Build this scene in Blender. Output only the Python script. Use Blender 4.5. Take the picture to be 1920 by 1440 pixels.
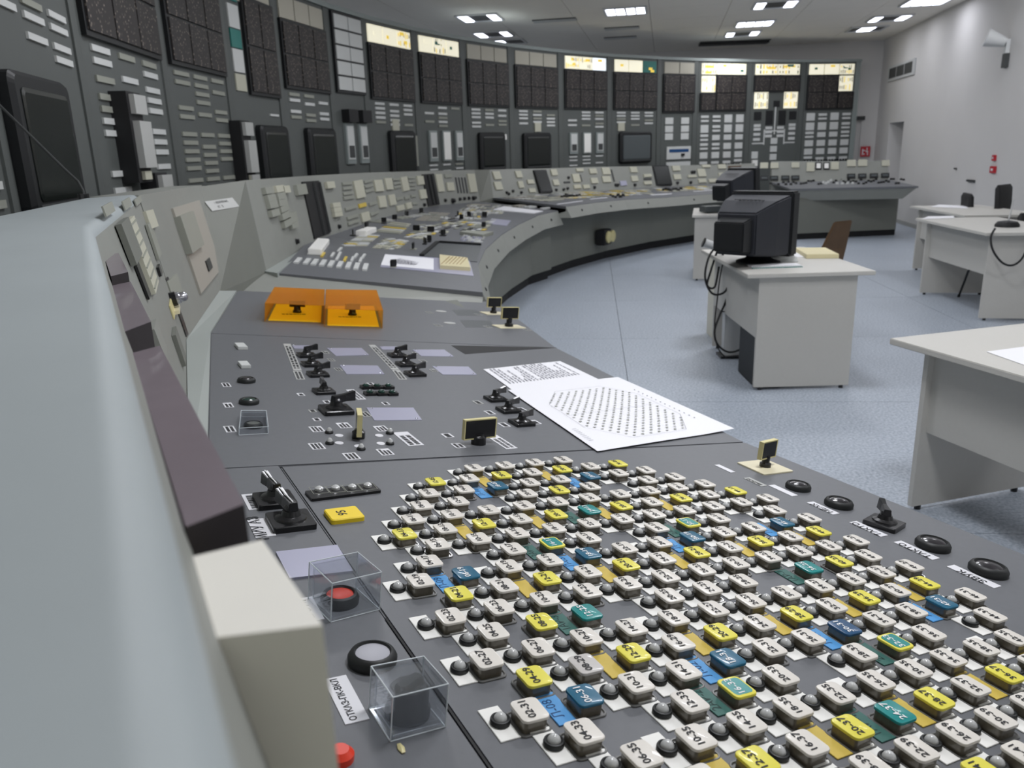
import bpy, math, random
from mathutils import Vector as V, Matrix
random.seed(7)
SC = bpy.context.scene
for o_ in list(bpy.data.objects): bpy.data.objects.remove(o_)

# ------------------------------------------------------------------ camera
FPX = 1500.0
PITCH, ROLL, YAW = .2824, .0319, .4801
CAM = V((0, 0, 1.57))
fw = V((math.sin(YAW)*math.cos(PITCH), math.cos(YAW)*math.cos(PITCH), -math.sin(PITCH)))
rt0 = V((math.cos(YAW), -math.sin(YAW), 0)); dn0 = fw.cross(rt0)
rt = rt0*math.cos(ROLL) + dn0*math.sin(ROLL); dn = dn0*math.cos(ROLL) - rt0*math.sin(ROLL)
cd = bpy.data.cameras.new('camera'); cam = bpy.data.objects.new('camera', cd)
SC.collection.objects.link(cam); SC.camera = cam
cam.matrix_world = Matrix(((rt.x, -dn.x, -fw.x, CAM.x), (rt.y, -dn.y, -fw.y, CAM.y), (rt.z, -dn.z, -fw.z, CAM.z), (0, 0, 0, 1)))
cd.sensor_width = 36; cd.lens = 36*FPX/1920; cd.clip_start = .02; cd.clip_end = 100
cd.dof.use_dof = True; cd.dof.focus_distance = 1.45; cd.dof.aperture_fstop = 7.5

# ------------------------------------------------------------------ world, exposure
w = bpy.data.worlds.new('world'); SC.world = w; w.use_nodes = True
w.node_tree.nodes['Background'].inputs[0].default_value = (.86, .87, .9, 1)
w.node_tree.nodes['Background'].inputs[1].default_value = .85
SC.view_settings.view_transform = 'Standard'; SC.view_settings.look = 'None'
SC.view_settings.exposure = 0.12; SC.view_settings.gamma = 1; SC.view_settings.use_curve_mapping = False
CEIL = 3.6

# ------------------------------------------------------------------ picture geometry used to measure the room
def ray(u, v): return rt*((u-960)/FPX) + dn*((v-720)/FPX) + fw
def Z(u, v, z): d = ray(u, v); return CAM + d*((z-CAM.z)/d.z)
def PX(p):
    q = V(p)-CAM; f = q.dot(fw); return (960+FPX*q.dot(rt)/f, 720+FPX*q.dot(dn)/f)
def XY(p, z): return V((p[0], p[1], z))
OC = V((11.125, 1.35, 0)); RB = 11.633      # centre and radius of the mimic board arc
def CY(u, v, r):
    d = ray(u, v); a = d.x**2+d.y**2; wx, wy = CAM.x-OC.x, CAM.y-OC.y
    b = 2*(wx*d.x+wy*d.y); c = wx*wx+wy*wy-r*r
    return CAM + d*((-b+math.sqrt(b*b-4*a*c))/2/a)
def PLN(u, v, o, n): d = ray(u, v); return CAM + d*((V(o)-CAM).dot(n)/d.dot(n))

# ------------------------------------------------------------------ materials
def lin(c): return tuple((x/255/12.92 if x/255 <= .04045 else ((x/255+.055)/1.055)**2.4) for x in c)
MT = {}
def mat(name, col, rough=.5, metal=0, spec=.5, noise=0, scale=20, bump=0, emit=0, ecol=None, trans=0, alpha=1, coat=0, ior=1.45):
    m = bpy.data.materials.new(name); m.use_nodes = True; nt = m.node_tree; b = nt.nodes['Principled BSDF']
    c = lin(col) + (1,)
    b.inputs['Base Color'].default_value = c; b.inputs['Roughness'].default_value = rough
    b.inputs['Metallic'].default_value = metal; b.inputs['Specular IOR Level'].default_value = spec
    b.inputs['Transmission Weight'].default_value = trans; b.inputs['Alpha'].default_value = alpha
    b.inputs['Coat Weight'].default_value = coat; b.inputs['IOR'].default_value = ior
    if emit:
        b.inputs['Emission Color'].default_value = (lin(ecol or col) + (1,)); b.inputs['Emission Strength'].default_value = emit
    if noise or bump:
        tc = nt.nodes.new('ShaderNodeTexCoord'); n = nt.nodes.new('ShaderNodeTexNoise')
        n.inputs['Scale'].default_value = scale; n.inputs['Detail'].default_value = 6
        nt.links.new(tc.outputs['Object'], n.inputs['Vector'])
        if noise:
            mx = nt.nodes.new('ShaderNodeMix'); mx.data_type = 'RGBA'
            mx.inputs['A'].default_value = tuple(x*(1-noise) for x in c[:3])+(1,)
            mx.inputs['B'].default_value = tuple(min(1, x*(1+noise)) for x in c[:3])+(1,)
            nt.links.new(n.outputs['Fac'], mx.inputs['Factor']); nt.links.new(mx.outputs['Result'], b.inputs['Base Color'])
        if bump:
            bp = nt.nodes.new('ShaderNodeBump'); bp.inputs['Strength'].default_value = bump; bp.inputs['Distance'].default_value = .002
            nt.links.new(n.outputs['Fac'], bp.inputs['Height']); nt.links.new(bp.outputs['Normal'], b.inputs['Normal'])
    MT[name] = m; return m
mat('panel_gray', (104, 106, 110), .45, noise=.06, scale=60, bump=.05)
mat('panel_edge', (84, 88, 90), .4)
mat('console_gray', (142, 144, 138), .5, noise=.05, scale=8)
mat('console_body', (118, 120, 113), .55, noise=.05, scale=5)
mat('top_gray', (166, 174, 176), .45, noise=.07, scale=6)
mat('ledge', (158, 164, 160), .4)
mat('kick_black', (16, 16, 18), .6)
mat('board_gray', (88, 92, 90), .55, noise=.04, scale=5)
mat('board_edge', (140, 148, 146), .5)
mat('cream_cap', (226, 221, 212), .35, coat=.15, noise=.03, scale=90)
mat('grey_cap', (198, 194, 190), .35, coat=.2)
mat('yellow_cap', (232, 222, 80), .35, coat=.2)
mat('blue_cap', (22, 98, 128), .28, coat=.3)
mat('navy_cap', (28, 78, 118), .28, coat=.3)
mat('teal_cap', (20, 138, 136), .28, coat=.3)
mat('button_body', (108, 102, 90), .25, noise=.3, scale=160, coat=.3)
mat('button_flange', (112, 112, 110), .3, coat=.3)
mat('white_plate', (246, 245, 240), .5)
mat('gold_plate', (212, 186, 84), .5, noise=.05, scale=200)
mat('blue_plate', (86, 158, 218), .5)
mat('green_plate', (58, 106, 98), .5)
mat('black', (20, 20, 22), .28, coat=.2)
mat('black_matte', (28, 28, 30), .6)
mat('rubber', (30, 32, 32), .5)
mat('lamp_glass', (196, 197, 196), .22, noise=.12, scale=400, coat=.6)
mat('chrome', (190, 190, 196), .2, metal=1)
mat('ink', (28, 30, 34), .6)
mat('ink_grey', (150, 150, 158), .7)
mat('ink_white', (236, 236, 236), .5)
mat('ink_blue', (22, 70, 120), .6)
mat('ink_green', (22, 52, 48), .6)
mat('label_white', (226, 226, 230), .5)
mat('label_grey', (182, 183, 180), .5)
mat('lilac_plate', (170, 170, 190), .35, metal=.15)
mat('red_lens', (226, 66, 44), .35)
mat('grey_lens', (172, 172, 180), .4)
mat('green_lens', (26, 58, 50), .15, coat=.6)
mat('dark_lens', (28, 24, 30), .2, coat=.6)
mat('yellow_box', (246, 214, 40), .4)
mat('cream_ivory', (222, 214, 184), .45)
mat('cream_trim', (214, 204, 150), .45)
mat('paper', (238, 238, 242), .7)
mat('bar_plum', (126, 115, 122), .32, noise=.12, scale=30, coat=.25)
mat('bar_dark', (44, 38, 40), .4)
mat('white_block', (246, 243, 234), .45, noise=.03, scale=25)
mat('off_white', (226, 223, 208), .5, noise=.03, scale=25)
mat('strip_cream', (190, 189, 172), .6)
mat('strip_white', (206, 208, 206), .55)
mat('strip_dim', (150, 152, 142), .6)
mat('screen', (26, 30, 28), .25, spec=.5)
mat('screen_grey', (84, 90, 92), .3)
mat('bezel', (24, 26, 28), .5)
mat('desk_white', (196, 194, 188), .5, noise=.03, scale=60)
mat('desk_edge', (170, 170, 166), .5)
mat('crt_body', (38, 40, 46), .55)
mat('wood_brown', (96, 74, 52), .6, noise=.25, scale=14)
mat('book_cream', (216, 206, 166), .6)
mat('wall_paint', (214, 212, 210), .8, noise=.03, scale=2, bump=.03)
mat('ceiling_tile', (240, 236, 228), .85, noise=.03, scale=3)
mat('ceiling_void', (120, 118, 112), .9)
mat('vent_dark', (64, 66, 66), .6)
mat('white_metal', (200, 202, 202), .4)
mat('red_sign', (190, 40, 52), .5)
mat('cable', (20, 20, 22), .5)
mat('pipe_grey', (190, 192, 192), .4)
mat('anno_off', (176, 172, 158), .5)
mat('anno_on', (250, 246, 220), .5, emit=.5, ecol=(255, 248, 222))
mat('anno_white', (236, 244, 250), .5, emit=.8, ecol=(240, 248, 255))
mat('anno_yellow', (232, 196, 70), .5, emit=.5, ecol=(250, 215, 90))
mat('anno_teal', (40, 120, 112), .5)
mat('tube_on', (240, 240, 255), .5, emit=5, ecol=(235, 238, 255))
mat('acrylic', (235, 240, 242), .04, spec=.5, trans=1, ior=1.2)
mat('acrylic_edge', (215, 222, 226), .15, spec=.6, coat=.5)
mat('tan_panel', (166, 162, 152), .55)
mat('brush_gold', (160, 130, 80), .6)

def special():
    # orange translucent plastic
    m = bpy.data.materials.new('orange_acrylic'); m.use_nodes = True; nt = m.node_tree; nt.nodes.clear()
    out = nt.nodes.new('ShaderNodeOutputMaterial'); mx = nt.nodes.new('ShaderNodeMixShader'); mx.inputs[0].default_value = .28
    tr = nt.nodes.new('ShaderNodeBsdfTransparent'); tr.inputs[0].default_value = (1, .86, .42, 1)
    pb = nt.nodes.new('ShaderNodeBsdfPrincipled'); pb.inputs['Base Color'].default_value = lin((240, 158, 48))+(1,); pb.inputs['Roughness'].default_value = .25
    nt.links.new(tr.outputs[0], mx.inputs[1]); nt.links.new(pb.outputs[0], mx.inputs[2]); nt.links.new(mx.outputs[0], out.inputs[0]); MT['orange_acrylic'] = m
    # thin clear plastic
    m = bpy.data.materials.new('clear_acrylic'); m.use_nodes = True; nt = m.node_tree; nt.nodes.clear()
    out = nt.nodes.new('ShaderNodeOutputMaterial'); mx = nt.nodes.new('ShaderNodeMixShader')
    lw = nt.nodes.new('ShaderNodeLayerWeight'); lw.inputs[0].default_value = .35
    mr = nt.nodes.new('ShaderNodeMapRange'); mr.inputs['To Min'].default_value = .03; mr.inputs['To Max'].default_value = .4
    tr = nt.nodes.new('ShaderNodeBsdfTransparent'); tr.inputs[0].default_value = (.95, .96, .97, 1)
    gl = nt.nodes.new('ShaderNodeBsdfGlossy'); gl.inputs['Roughness'].default_value = .08; gl.inputs[0].default_value = (.9, .92, .95, 1)
    nt.links.new(lw.outputs['Fresnel'], mr.inputs[0]); nt.links.new(mr.outputs[0], mx.inputs[0])
    nt.links.new(tr.outputs[0], mx.inputs[1]); nt.links.new(gl.outputs[0], mx.inputs[2]); nt.links.new(mx.outputs[0], out.inputs[0]); MT['clear_acrylic'] = m
    # dark mosaic display with fine light symbols
    m = bpy.data.materials.new('mosaic'); m.use_nodes = True; nt = m.node_tree; b = nt.nodes['Principled BSDF']
    tc = nt.nodes.new('ShaderNodeTexCoord'); vo = nt.nodes.new('ShaderNodeTexVoronoi'); vo.inputs['Scale'].default_value = 34; vo.distance = 'CHEBYCHEV'
    n = nt.nodes.new('ShaderNodeTexNoise'); n.inputs['Scale'].default_value = 9
    r = nt.nodes.new('ShaderNodeValToRGB'); r.color_ramp.elements[0].position = .22; r.color_ramp.elements[0].color = lin((150, 138, 126))+(1,)
    r.color_ramp.elements[1].position = .40; r.color_ramp.elements[1].color = lin((42, 38, 37))+(1,)
    ad = nt.nodes.new('ShaderNodeMath'); ad.operation = 'MULTIPLY_ADD'; ad.inputs[1].default_value = .35
    nt.links.new(tc.outputs['Object'], vo.inputs['Vector']); nt.links.new(tc.outputs['Object'], n.inputs['Vector'])
    nt.links.new(n.outputs['Fac'], ad.inputs[0]); nt.links.new(vo.outputs['Distance'], ad.inputs[2]); 
    nt.links.new(ad.outputs[0], r.inputs[0]); nt.links.new(r.outputs[0], b.inputs['Base Color']); b.inputs['Roughness'].default_value = .6; MT['mosaic'] = m
    # speckled linoleum
    m = bpy.data.materials.new('linoleum'); m.use_nodes = True; nt = m.node_tree; b = nt.nodes['Principled BSDF']
    tc = nt.nodes.new('ShaderNodeTexCoord'); n = nt.nodes.new('ShaderNodeTexNoise'); n.inputs['Scale'].default_value = 70; n.inputs['Detail'].default_value = 8
    n2 = nt.nodes.new('ShaderNodeTexNoise'); n2.inputs['Scale'].default_value = 1.2
    r = nt.nodes.new('ShaderNodeValToRGB'); r.color_ramp.elements[0].position = .35; r.color_ramp.elements[0].color = lin((146, 156, 170))+(1,)
    r.color_ramp.elements[1].position = .65; r.color_ramp.elements[1].color = lin((190, 198, 208))+(1,)
    mx = nt.nodes.new('ShaderNodeMix'); mx.data_type = 'RGBA'; mx.blend_type = 'MULTIPLY'; mx.inputs['Factor'].default_value = .18
    for x in (n, n2): nt.links.new(tc.outputs['Object'], x.inputs['Vector'])
    nt.links.new(n.outputs['Fac'], r.inputs[0]); nt.links.new(r.outputs[0], mx.inputs['A']); nt.links.new(n2.outputs['Fac'], mx.inputs['B'])
    nt.links.new(mx.outputs['Result'], b.inputs['Base Color']); b.inputs['Roughness'].default_value = .42; MT['linoleum'] = m
special()

# ------------------------------------------------------------------ mesh and object helpers
class MB:
    def __init__(s): s.v = []; s.f = []; s.mi = []; s.m = []
    def mid(s, m):
        if m not in s.m: s.m.append(m)
        return s.m.index(m)
    def add(s, vs, fs, m):
        k = len(s.v); s.v += [tuple(x) for x in vs]; i = s.mid(m)
        for f in fs: s.f.append([a+k for a in f]); s.mi.append(i)
        return s
    def tri(s, b, t, m): return s.add(list(b)+list(t), [(3, 2, 1, 0), (4, 5, 6), (4, 6, 7), (0, 1, 5, 4), (1, 2, 6, 5), (2, 3, 7, 6), (3, 0, 4, 7)], m)
    def hexa(s, b, t, m):       # b, t: 4 corners each, counter-clockwise seen from t
        return s.add(list(b)+list(t), [(3, 2, 1, 0), (4, 5, 6, 7), (0, 1, 5, 4), (1, 2, 6, 5), (2, 3, 7, 6), (3, 0, 4, 7)], m)
    def box(s, a, b, m):
        x0, y0, z0 = a; x1, y1, z1 = b
        return s.hexa([(x0, y0, z0), (x1, y0, z0), (x1, y1, z0), (x0, y1, z0)], [(x0, y0, z1), (x1, y0, z1), (x1, y1, z1), (x0, y1, z1)], m)
    def poly(s, pts, z0, z1, m):    # vertical prism of xy polygon (ccw)
        n = len(pts); vs = [(p[0], p[1], z0) for p in pts]+[(p[0], p[1], z1) for p in pts]
        return s.add(vs, [tuple(reversed(range(n))), tuple(range(n, 2*n))]+[(i, (i+1) % n, n+(i+1) % n, n+i) for i in range(n)], m)
    def quad(s, p, m): return s.add(p, [(0, 1, 2, 3)], m)
    def loft(s, rings, m, cap=True):
        n = len(rings[0]); vs = [p for r in rings for p in r]; fs = []
        for k in range(len(rings)-1):
            for i in range(n): fs.append((k*n+i, k*n+(i+1) % n, (k+1)*n+(i+1) % n, (k+1)*n+i))
        if cap: fs.append(tuple(reversed(range(n)))); fs.append(tuple((len(rings)-1)*n+i for i in range(n)))
        return s.add(vs, fs, m)
    def lathe(s, prof, m, seg=20, c=(0, 0, 0)):   # prof [(r,z)]
        return s.loft([[(c[0]+r*math.cos(2*math.pi*i/seg), c[1]+r*math.sin(2*math.pi*i/seg), c[2]+z) for i in range(seg)] for r, z in prof], m)
    def rr(s, w, h, r, zs, m, c=(0, 0), seg=4):   # rounded rect loft, zs [(z, inset)]
        rings = []
        for z, ins in zs:
            ww, hh, rad = w/2-ins, h/2-ins, max(r-ins*.6, .0004); ring = []
            for q, (sx, sy) in enumerate(((1, 1), (-1, 1), (-1, -1), (1, -1))):
                for k in range(seg+1):
                    a = math.pi/2*(q + k/seg)
                    ring.append((c[0]+sx*(ww-rad)+rad*math.cos(a), c[1]+sy*(hh-rad)+rad*math.sin(a), z))
            rings.append(ring)
        return s.loft(rings, m)
    def tube(s, pts, r, m, seg=8):
        pts = [V(p) for p in pts]; rings = []
        for i, p in enumerate(pts):
            t = (pts[min(i+1, len(pts)-1)]-pts[max(i-1, 0)]).normalized()
            a = t.cross(V((0, 0, 1))); a = a.normalized() if a.length > .05 else t.cross(V((0, 1, 0))).normalized()
            b = t.cross(a); rr_ = r[i] if isinstance(r, (list, tuple)) else r
            rings.append([p+(a*math.cos(2*math.pi*k/seg)+b*math.sin(2*math.pi*k/seg))*rr_ for k in range(seg)])
        return s.loft(rings, m)
    def xf(s, M): s.v = [tuple(M @ V(p)) for p in s.v]; return s
    def join(s, o, M=None):
        k = len(s.v); s.v += [tuple(M @ V(p)) if M else p for p in o.v]
        for f, i in zip(o.f, o.mi): s.f.append([a+k for a in f]); s.mi.append(s.mid(o.m[i]))
        return s
    def mesh(s, name, smooth=False, bevel=0):
        me = bpy.data.meshes.new(name); me.from_pydata(s.v, [], s.f)
        for m in s.m: me.materials.append(MT[m])
        me.polygons.foreach_set('material_index', s.mi)
        if smooth:
            me.polygons.foreach_set('use_smooth', [True]*len(s.f))
        me.validate(); me.update()
        import bmesh
        bm = bmesh.new(); bm.from_mesh(me); bmesh.ops.recalc_face_normals(bm, faces=bm.faces)
        if bevel: bmesh.ops.bevel(bm, geom=[e for e in bm.edges if len(e.link_faces) == 2 and e.calc_face_angle(0) > .5], offset=bevel, segments=2, affect='EDGES')
        bm.to_mesh(me); bm.free()
        if smooth: me.set_sharp_from_angle(angle=.7)
        return me
W = {}
def link(name, data, M=None, parent=None, label=None, cat=None, group=None, kind=None):
    o = bpy.data.objects.new(name, data); SC.collection.objects.link(o); M = M or Matrix()
    W[o] = M
    if parent: o.parent = parent; o.matrix_basis = W[parent].inverted() @ M
    else: o.matrix_basis = M
    if label: o['label'] = label
    if cat: o['category'] = cat
    if group: o['group'] = group
    if kind: o['kind'] = kind
    return o
def T(x, y=0, z=0): return Matrix.Translation(V((x, y, z)))
def RZ(a): return Matrix.Rotation(a, 4, 'Z')
def RX(a): return Matrix.Rotation(a, 4, 'X')
def RY(a): return Matrix.Rotation(a, 4, 'Y')
def frame(o, x, n):     # matrix with x axis x, z axis n
    n = V(n).normalized(); x = V(x); x = (x-n*x.dot(n)).normalized(); y = n.cross(x)
    return Matrix(((x.x, y.x, n.x, o[0]), (x.y, y.y, n.y, o[1]), (x.z, y.z, n.z, o[2]), (0, 0, 0, 1)))
def empty(name, p, label, cat, group=None, rz=0): return link(name, None, T(*p) @ RZ(rz), None, label, cat, group)
def ppm(F, ax, s=.01):  # pixels per metre of frame F at its origin along axis ax
    o = F.translation; d = V((F[0][ax], F[1][ax], F[2][ax]))
    a, b = PX(o-d*s), PX(o+d*s); return math.hypot(a[0]-b[0], a[1]-b[1])/(2*s)
MC = {}
def cached(key, fn):
    if key not in MC: MC[key] = fn()
    return MC[key]
def boxmesh(w, h, d, m, bevel=0):   # centred in xy, base z=0
    w, h, d = round(w, 4), round(h, 4), round(d, 4)
    return cached(('box', w, h, d, m, bevel), lambda: MB().box((-w/2, -h/2, 0), (w/2, h/2, d), m).mesh('box_'+m, bevel=bevel))

TEXTS = {}; PENDING = []
def text(s, size, F, parent, m='ink', name='lettering', center=True, bold=.012):
    key = (s, m, bold)
    PENDING.append((key, size, F, parent, name))
def flush_text():
    objs = {}
    for key, *_ in PENDING:
        if key in objs: continue
        s, m, bold = key
        c = bpy.data.curves.new('t', 'FONT'); c.body = s; c.size = 1; c.align_x = 'CENTER'; c.align_y = 'CENTER'; c.resolution_u = 2; c.offset = bold
        c.materials.append(MT[m]); o = bpy.data.objects.new('t', c); SC.collection.objects.link(o); objs[key] = o
    bpy.context.view_layer.update(); dg = bpy.context.evaluated_depsgraph_get()
    ms = {k: bpy.data.meshes.new_from_object(o.evaluated_get(dg)) for k, o in objs.items()}
    for o in objs.values(): c = o.data; bpy.data.objects.remove(o); bpy.data.curves.remove(c)
    for key, size, F, parent, name in PENDING:
        sx, sy = size if isinstance(size, tuple) else (size, size)
        link(name, ms[key], F @ Matrix.Diagonal((sx, sy, 1, 1)), parent)
# ------------------------------------------------------------------ the room
WD = V((.622, .783, 0)).normalized(); WN = V((-WD.y, WD.x, 0)); W0 = V((13.64, 9.92, 0))   # right wall line, WN points into the room
C0 = W0 + WD*3.2
def slab(a, b, th, z0, z1, m, side):    # vertical slab from a to b, thickness th to the outside
    n = side*th; p = [a, b, b+n, a+n]
    if (b-a).cross(n).z < 0: p = p[::-1]
    return MB().poly(p, z0, z1, m)
dL = PLN(1668, 230, W0, WN); dR = PLN(1695, 228, W0, WN); dz = PLN(1682, 229, W0, WN).z
dL.z = dR.z = 0
wr = slab(C0, dL, .2, 0, CEIL, 'wall_paint', -WN)
wr.join(slab(dL, dR, .2, dz, CEIL, 'wall_paint', -WN)); wr.join(slab(dR, W0-WD*16, .2, 0, CEIL, 'wall_paint', -WN))
o = link('wall_right', wr.mesh('wall_right'), kind='structure')
d1 = link('door_1', slab(dL-WN*1.3+WD*.4, dR-WN*1.3-WD*.6, .05, 0, dz+.3, 'wall_paint', -WN).join(slab(dL-WN*.2, dL-WN*1.3, .05, 0, dz, 'wall_paint', WD)).mesh('door_passage'), kind='structure')
link('passage_ceiling', MB().poly([dR-WN*.2, dL-WN*.2, dL-WN*1.3, dR-WN*1.3][::-1], dz, dz+.05, 'vent_dark').mesh('passage_ceiling'), parent=d1)
bdir = WN
wb = slab(C0+WN*1.02, C0+WN*11, .2, 0, CEIL, 'wall_paint', WD).join(slab(C0-WN*.2, C0+WN*.32, .2, 0, CEIL, 'wall_paint', WD)).join(slab(C0+WN*.32, C0+WN*1.02, .2, 2.05, CEIL, 'wall_paint', WD))
link('wall_back', wb.mesh('wall_back'), kind='structure')
d2 = link('door_2', slab(C0+WN*.32+WD*.06, C0+WN*1.02+WD*.06, .04, 0, 2.05, 'wall_paint', WD).mesh('door_leaf'), kind='structure')
link('door_lintel', slab(C0+WN*.26-WD*.04, C0+WN*1.08-WD*.04, .05, 2.0, 2.08, 'vent_dark', WD).mesh('door_lintel'), parent=d2)
bs = slab(dR, W0-WD*16, .015, 0, .07, 'desk_edge', WN)
link('baseboard_right', bs.mesh('baseboard_right'), kind='structure')

# floor: sheets of linoleum with welded seams
fl = link('floor', MB().box((-4, -4, -.12), (24, 20, -.02), 'vent_dark').mesh('floor_base'), kind='structure')
A0 = Z(1030, 636, 0); A1 = Z(1280, 634, 0); fx = (A1-A0).normalized(); fy = V((-fx.y, fx.x, 0)); FM = frame(A0, fx, (0, 0, 1))
k = 0
for i in range(-5, 7):
    for j in range(-4, 9):
        a, b = i*3.0+.62, j*1.8
        me = cached('sheet', lambda: MB().box((.002, .002, -.02), (2.998, 1.798, 0), 'linoleum').mesh('floor_sheet'))
        link('floor_sheet', me, FM @ T(a, b, 0), fl)

# ceiling: void slab with square tiles below it
ce = link('ceiling', MB().box((-6, -6, CEIL+.03), (26, 22, CEIL+.2), 'ceiling_void').mesh('ceiling_void'), kind='structure')
CM = frame(C0+V((0, 0, CEIL)), WN, (0, 0, 1))       # x into the room, y = n x x
me = MB().box((.004, .004, 0), (1.196, 1.196, .03), 'ceiling_tile').mesh('ceiling_tile')
for i in range(-1, 15):
    for j in range(-1, 17):
        yy = 1 if (CM @ V((0, 1, 0)) - CM.translation).dot(WD) < 0 else -1
        link('ceiling_tile', me, CM @ T(i*1.2, (j*1.2 if yy > 0 else -(j+1)*1.2), 0), ce)

def luminaire(c, lit, label, w=.6, power=0, rz=0):
    R = frame(V((c.x, c.y, CEIL-.025)), WN, (0, 0, 1)) @ RZ(rz)
    r = link('ceiling_light', None, R, None, label, 'ceiling light', 'recessed ceiling lights')
    f = MB()
    for a, b in (((-w/2-.03, -.33, 0), (w/2+.03, -.3, .024)), ((-w/2-.03, .3, 0), (w/2+.03, .33, .024)), ((-w/2-.03, -.3, 0), (-w/2, .3, .024)), ((w/2, -.3, 0), (w/2+.03, .3, .024))): f.box(a, b, 'white_metal')
    link('frame', f.mesh('light_frame'), R, r)
    link('reflector', MB().box((-w/2, -.3, .016), (w/2, .3, .022), 'vent_dark').mesh('reflector'), R, r)
    for x0, x1 in lit:
        link('diffuser', MB().box((x0*w, -.29, .004), (x1*w, .29, .014), 'tube_on').mesh('diffuser'), R, r)
    if power:
        l = bpy.data.lights.new('lamp_light', 'AREA'); l.energy = power; l.shape = 'RECTANGLE'; l.size = w; l.size_y = .58; l.color = (.96, .97, 1)
        lo = link('lamp_light', l, R @ T(0, 0, -.01), r)
full = [(-.48, -.28), (-.23, -.03), (.03, .23), (.28, .48)]; side = [(-.48, -.26), (.26, .48)]
PW = 27
vis = [((900, 32), side, 'recessed ceiling light nearest the curved mimic board, two strips lit'), ((925, 63), side, 'smaller looking ceiling light behind the first, close to board top'),
       ((952, 77), [(.1, .48)], 'farthest ceiling light at the board edge, one strip lit'), ((1173, 19), full, 'fully lit ceiling light near top centre of the photo'),
       ((1454, 7), side, 'ceiling light cut by the top edge, right of the centre light'), ((1415, 43), full, 'fully lit ceiling light above the far board'),
       ((1392, 62), side, 'two strip ceiling light right behind the fully lit one over the far board'), ((1668, 33), side, 'ceiling light close to the right wall, dark in the middle'),
       ((1625, 53), [(-.2, .2)], 'ceiling light near the right wall corner, only centre strip lit'), ((1737, 2), full, 'ceiling light by the right wall at the top edge')]
for (u, v), lit, lb in vis: luminaire(Z(u, v, CEIL), lit, lb, power=PW*(.5 if u < 1500 else .15))
for n, (x, y) in enumerate(((1.6, 1.2), (3.8, 3.6), (6.4, 5.6), (4.8, .6), (1.6, 4.6), (3.6, 7.2), (8.6, 2.8), (10.4, 6.0), (7.5, 9.0))):  # unseen luminaires, added to light the desks and the far room
    luminaire(V((x, y, 0)), full, 'fully lit ceiling light over the control desks, outside the photo', power=PW*(1.7, 1.1, 1.1, .9, .9, .8, 1.1, 1.0, .9)[n])
for (u, v), lb, w_ in (((1040, 37), 'dark ceiling vent left of the fully lit centre light', .7), ((1166, 52), 'dark ceiling vent just behind the lit centre light', .6), ((1163, 70), 'dark ceiling vent farthest behind the centre light', .6)):
    p = Z(u, v, CEIL); R = frame(V((p.x, p.y, CEIL-.02)), WN, (0, 0, 1))
    r = link('ceiling_vent', MB().box((-w_/2, -.13, .005), (w_/2, .13, .02), 'vent_dark').mesh('ceiling_vent'), R, None, lb, 'vent')
    for i in range(5): link('slat', boxmesh(w_, .02, .006, 'white_metal'), R @ T(0, -.1+i*.05, 0), r)
# long slot vent in the ceiling
p = Z(1312, 80, CEIL); q = Z(1440, 75, CEIL); R = frame((p+q)/2-V((0, 0, .06)), q-p, (0, 0, 1)); L = (q-p).length
r = link('slot_vent', MB().box((-L/2, -.14, 0), (L/2, .14, .055), 'kick_black').mesh('slot_vent'), R, None, 'long black slot vent under the ceiling above the far board', 'vent')
link('vent_lip', MB().box((-L/2-.02, -.17, .04), (L/2+.02, -.14, .055), 'vent_dark').mesh('lip'), R, r)

# ------------------------------------------------------------------ mimic board
def ang(u):
    a, b = math.radians(40), math.radians(200)
    for _ in range(40):
        m = (a+b)/2
        if PX((OC.x+RB*math.cos(m), OC.y+RB*math.sin(m), 2.5))[0] > u: a = m
        else: b = m
    return a
US = [1610, 1508, 1408, 1308, 1240, 1146, 1054, 961, 872, 783, 688, 622, 524, 424, 300, 128]
AN = [ang(u) for u in US]; AN += [AN[-1]+1.3/RB, AN[-1]+2.6/RB]
HT = 3.2
def strip(F, x, y, w_, h, par, m='strip_white', d=.012, name='label_strip'):
    o_ = link(name, boxmesh(w_, h, d, m), F @ T(x, y, 0), par)
    if m == 'anno_on': legends(F @ T(x, y, d), w_, h, o_)
    return o_
rl_ = random.Random(8)
def legends(G, w_, h, par):     # coloured window inserts of a lit tile
    for q in range(7):
        for r_ in (-.25, .25):
            if rl_.random() < .75: link('lit_legend', boxmesh(w_*.06, round(h*rl_.choice((.2, .3, .4)), 3), .003, rl_.choice(['anno_yellow', 'strip_cream', 'anno_yellow', 'strip_dim', 'anno_off'])), G @ T(w_*(-.42+.14*q), h*r_, 0), par)
def display(F, x0, x1, y0, y1, par, nx=3, ny=2, m='mosaic'):
    fr = link('mosaic_display', MB().box((x0-.02, y0-.02, 0), (x1+.02, y1+.02, .03), 'bezel').mesh('display_frame'), F, par)
    cw, ch = (x1-x0)/nx, (y1-y0)/ny
    for i in range(nx):
        for j in range(ny):
            link('display_pane', boxmesh(cw-.022, ch-.022, .012, m), F @ T(x0+(i+.5)*cw, y0+(j+.5)*ch, .03) @ T(0, 0, 0), fr)
def monitor(F, x0, x1, y0, y1, par, m='screen'):
    cx, cy, w_, h = (x0+x1)/2, (y0+y1)/2, x1-x0, y1-y0
    b = link('monitor', MB().rr(w_, h, .05, [(0, 0), (.05, 0), (.07, .02)], 'bezel', (cx, cy)).mesh('monitor_bezel'), F, par)
    link('screen', MB().rr(w_-.13, h-.13, .03, [(.066, .0), (.074, .0), (.078, .02)], m, (cx, cy)).mesh('screen'), F, b)
    link('control_strip', boxmesh(w_-.1, .02, .006, 'vent_dark'), F @ T(cx, y0+.045, .07), b)
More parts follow.
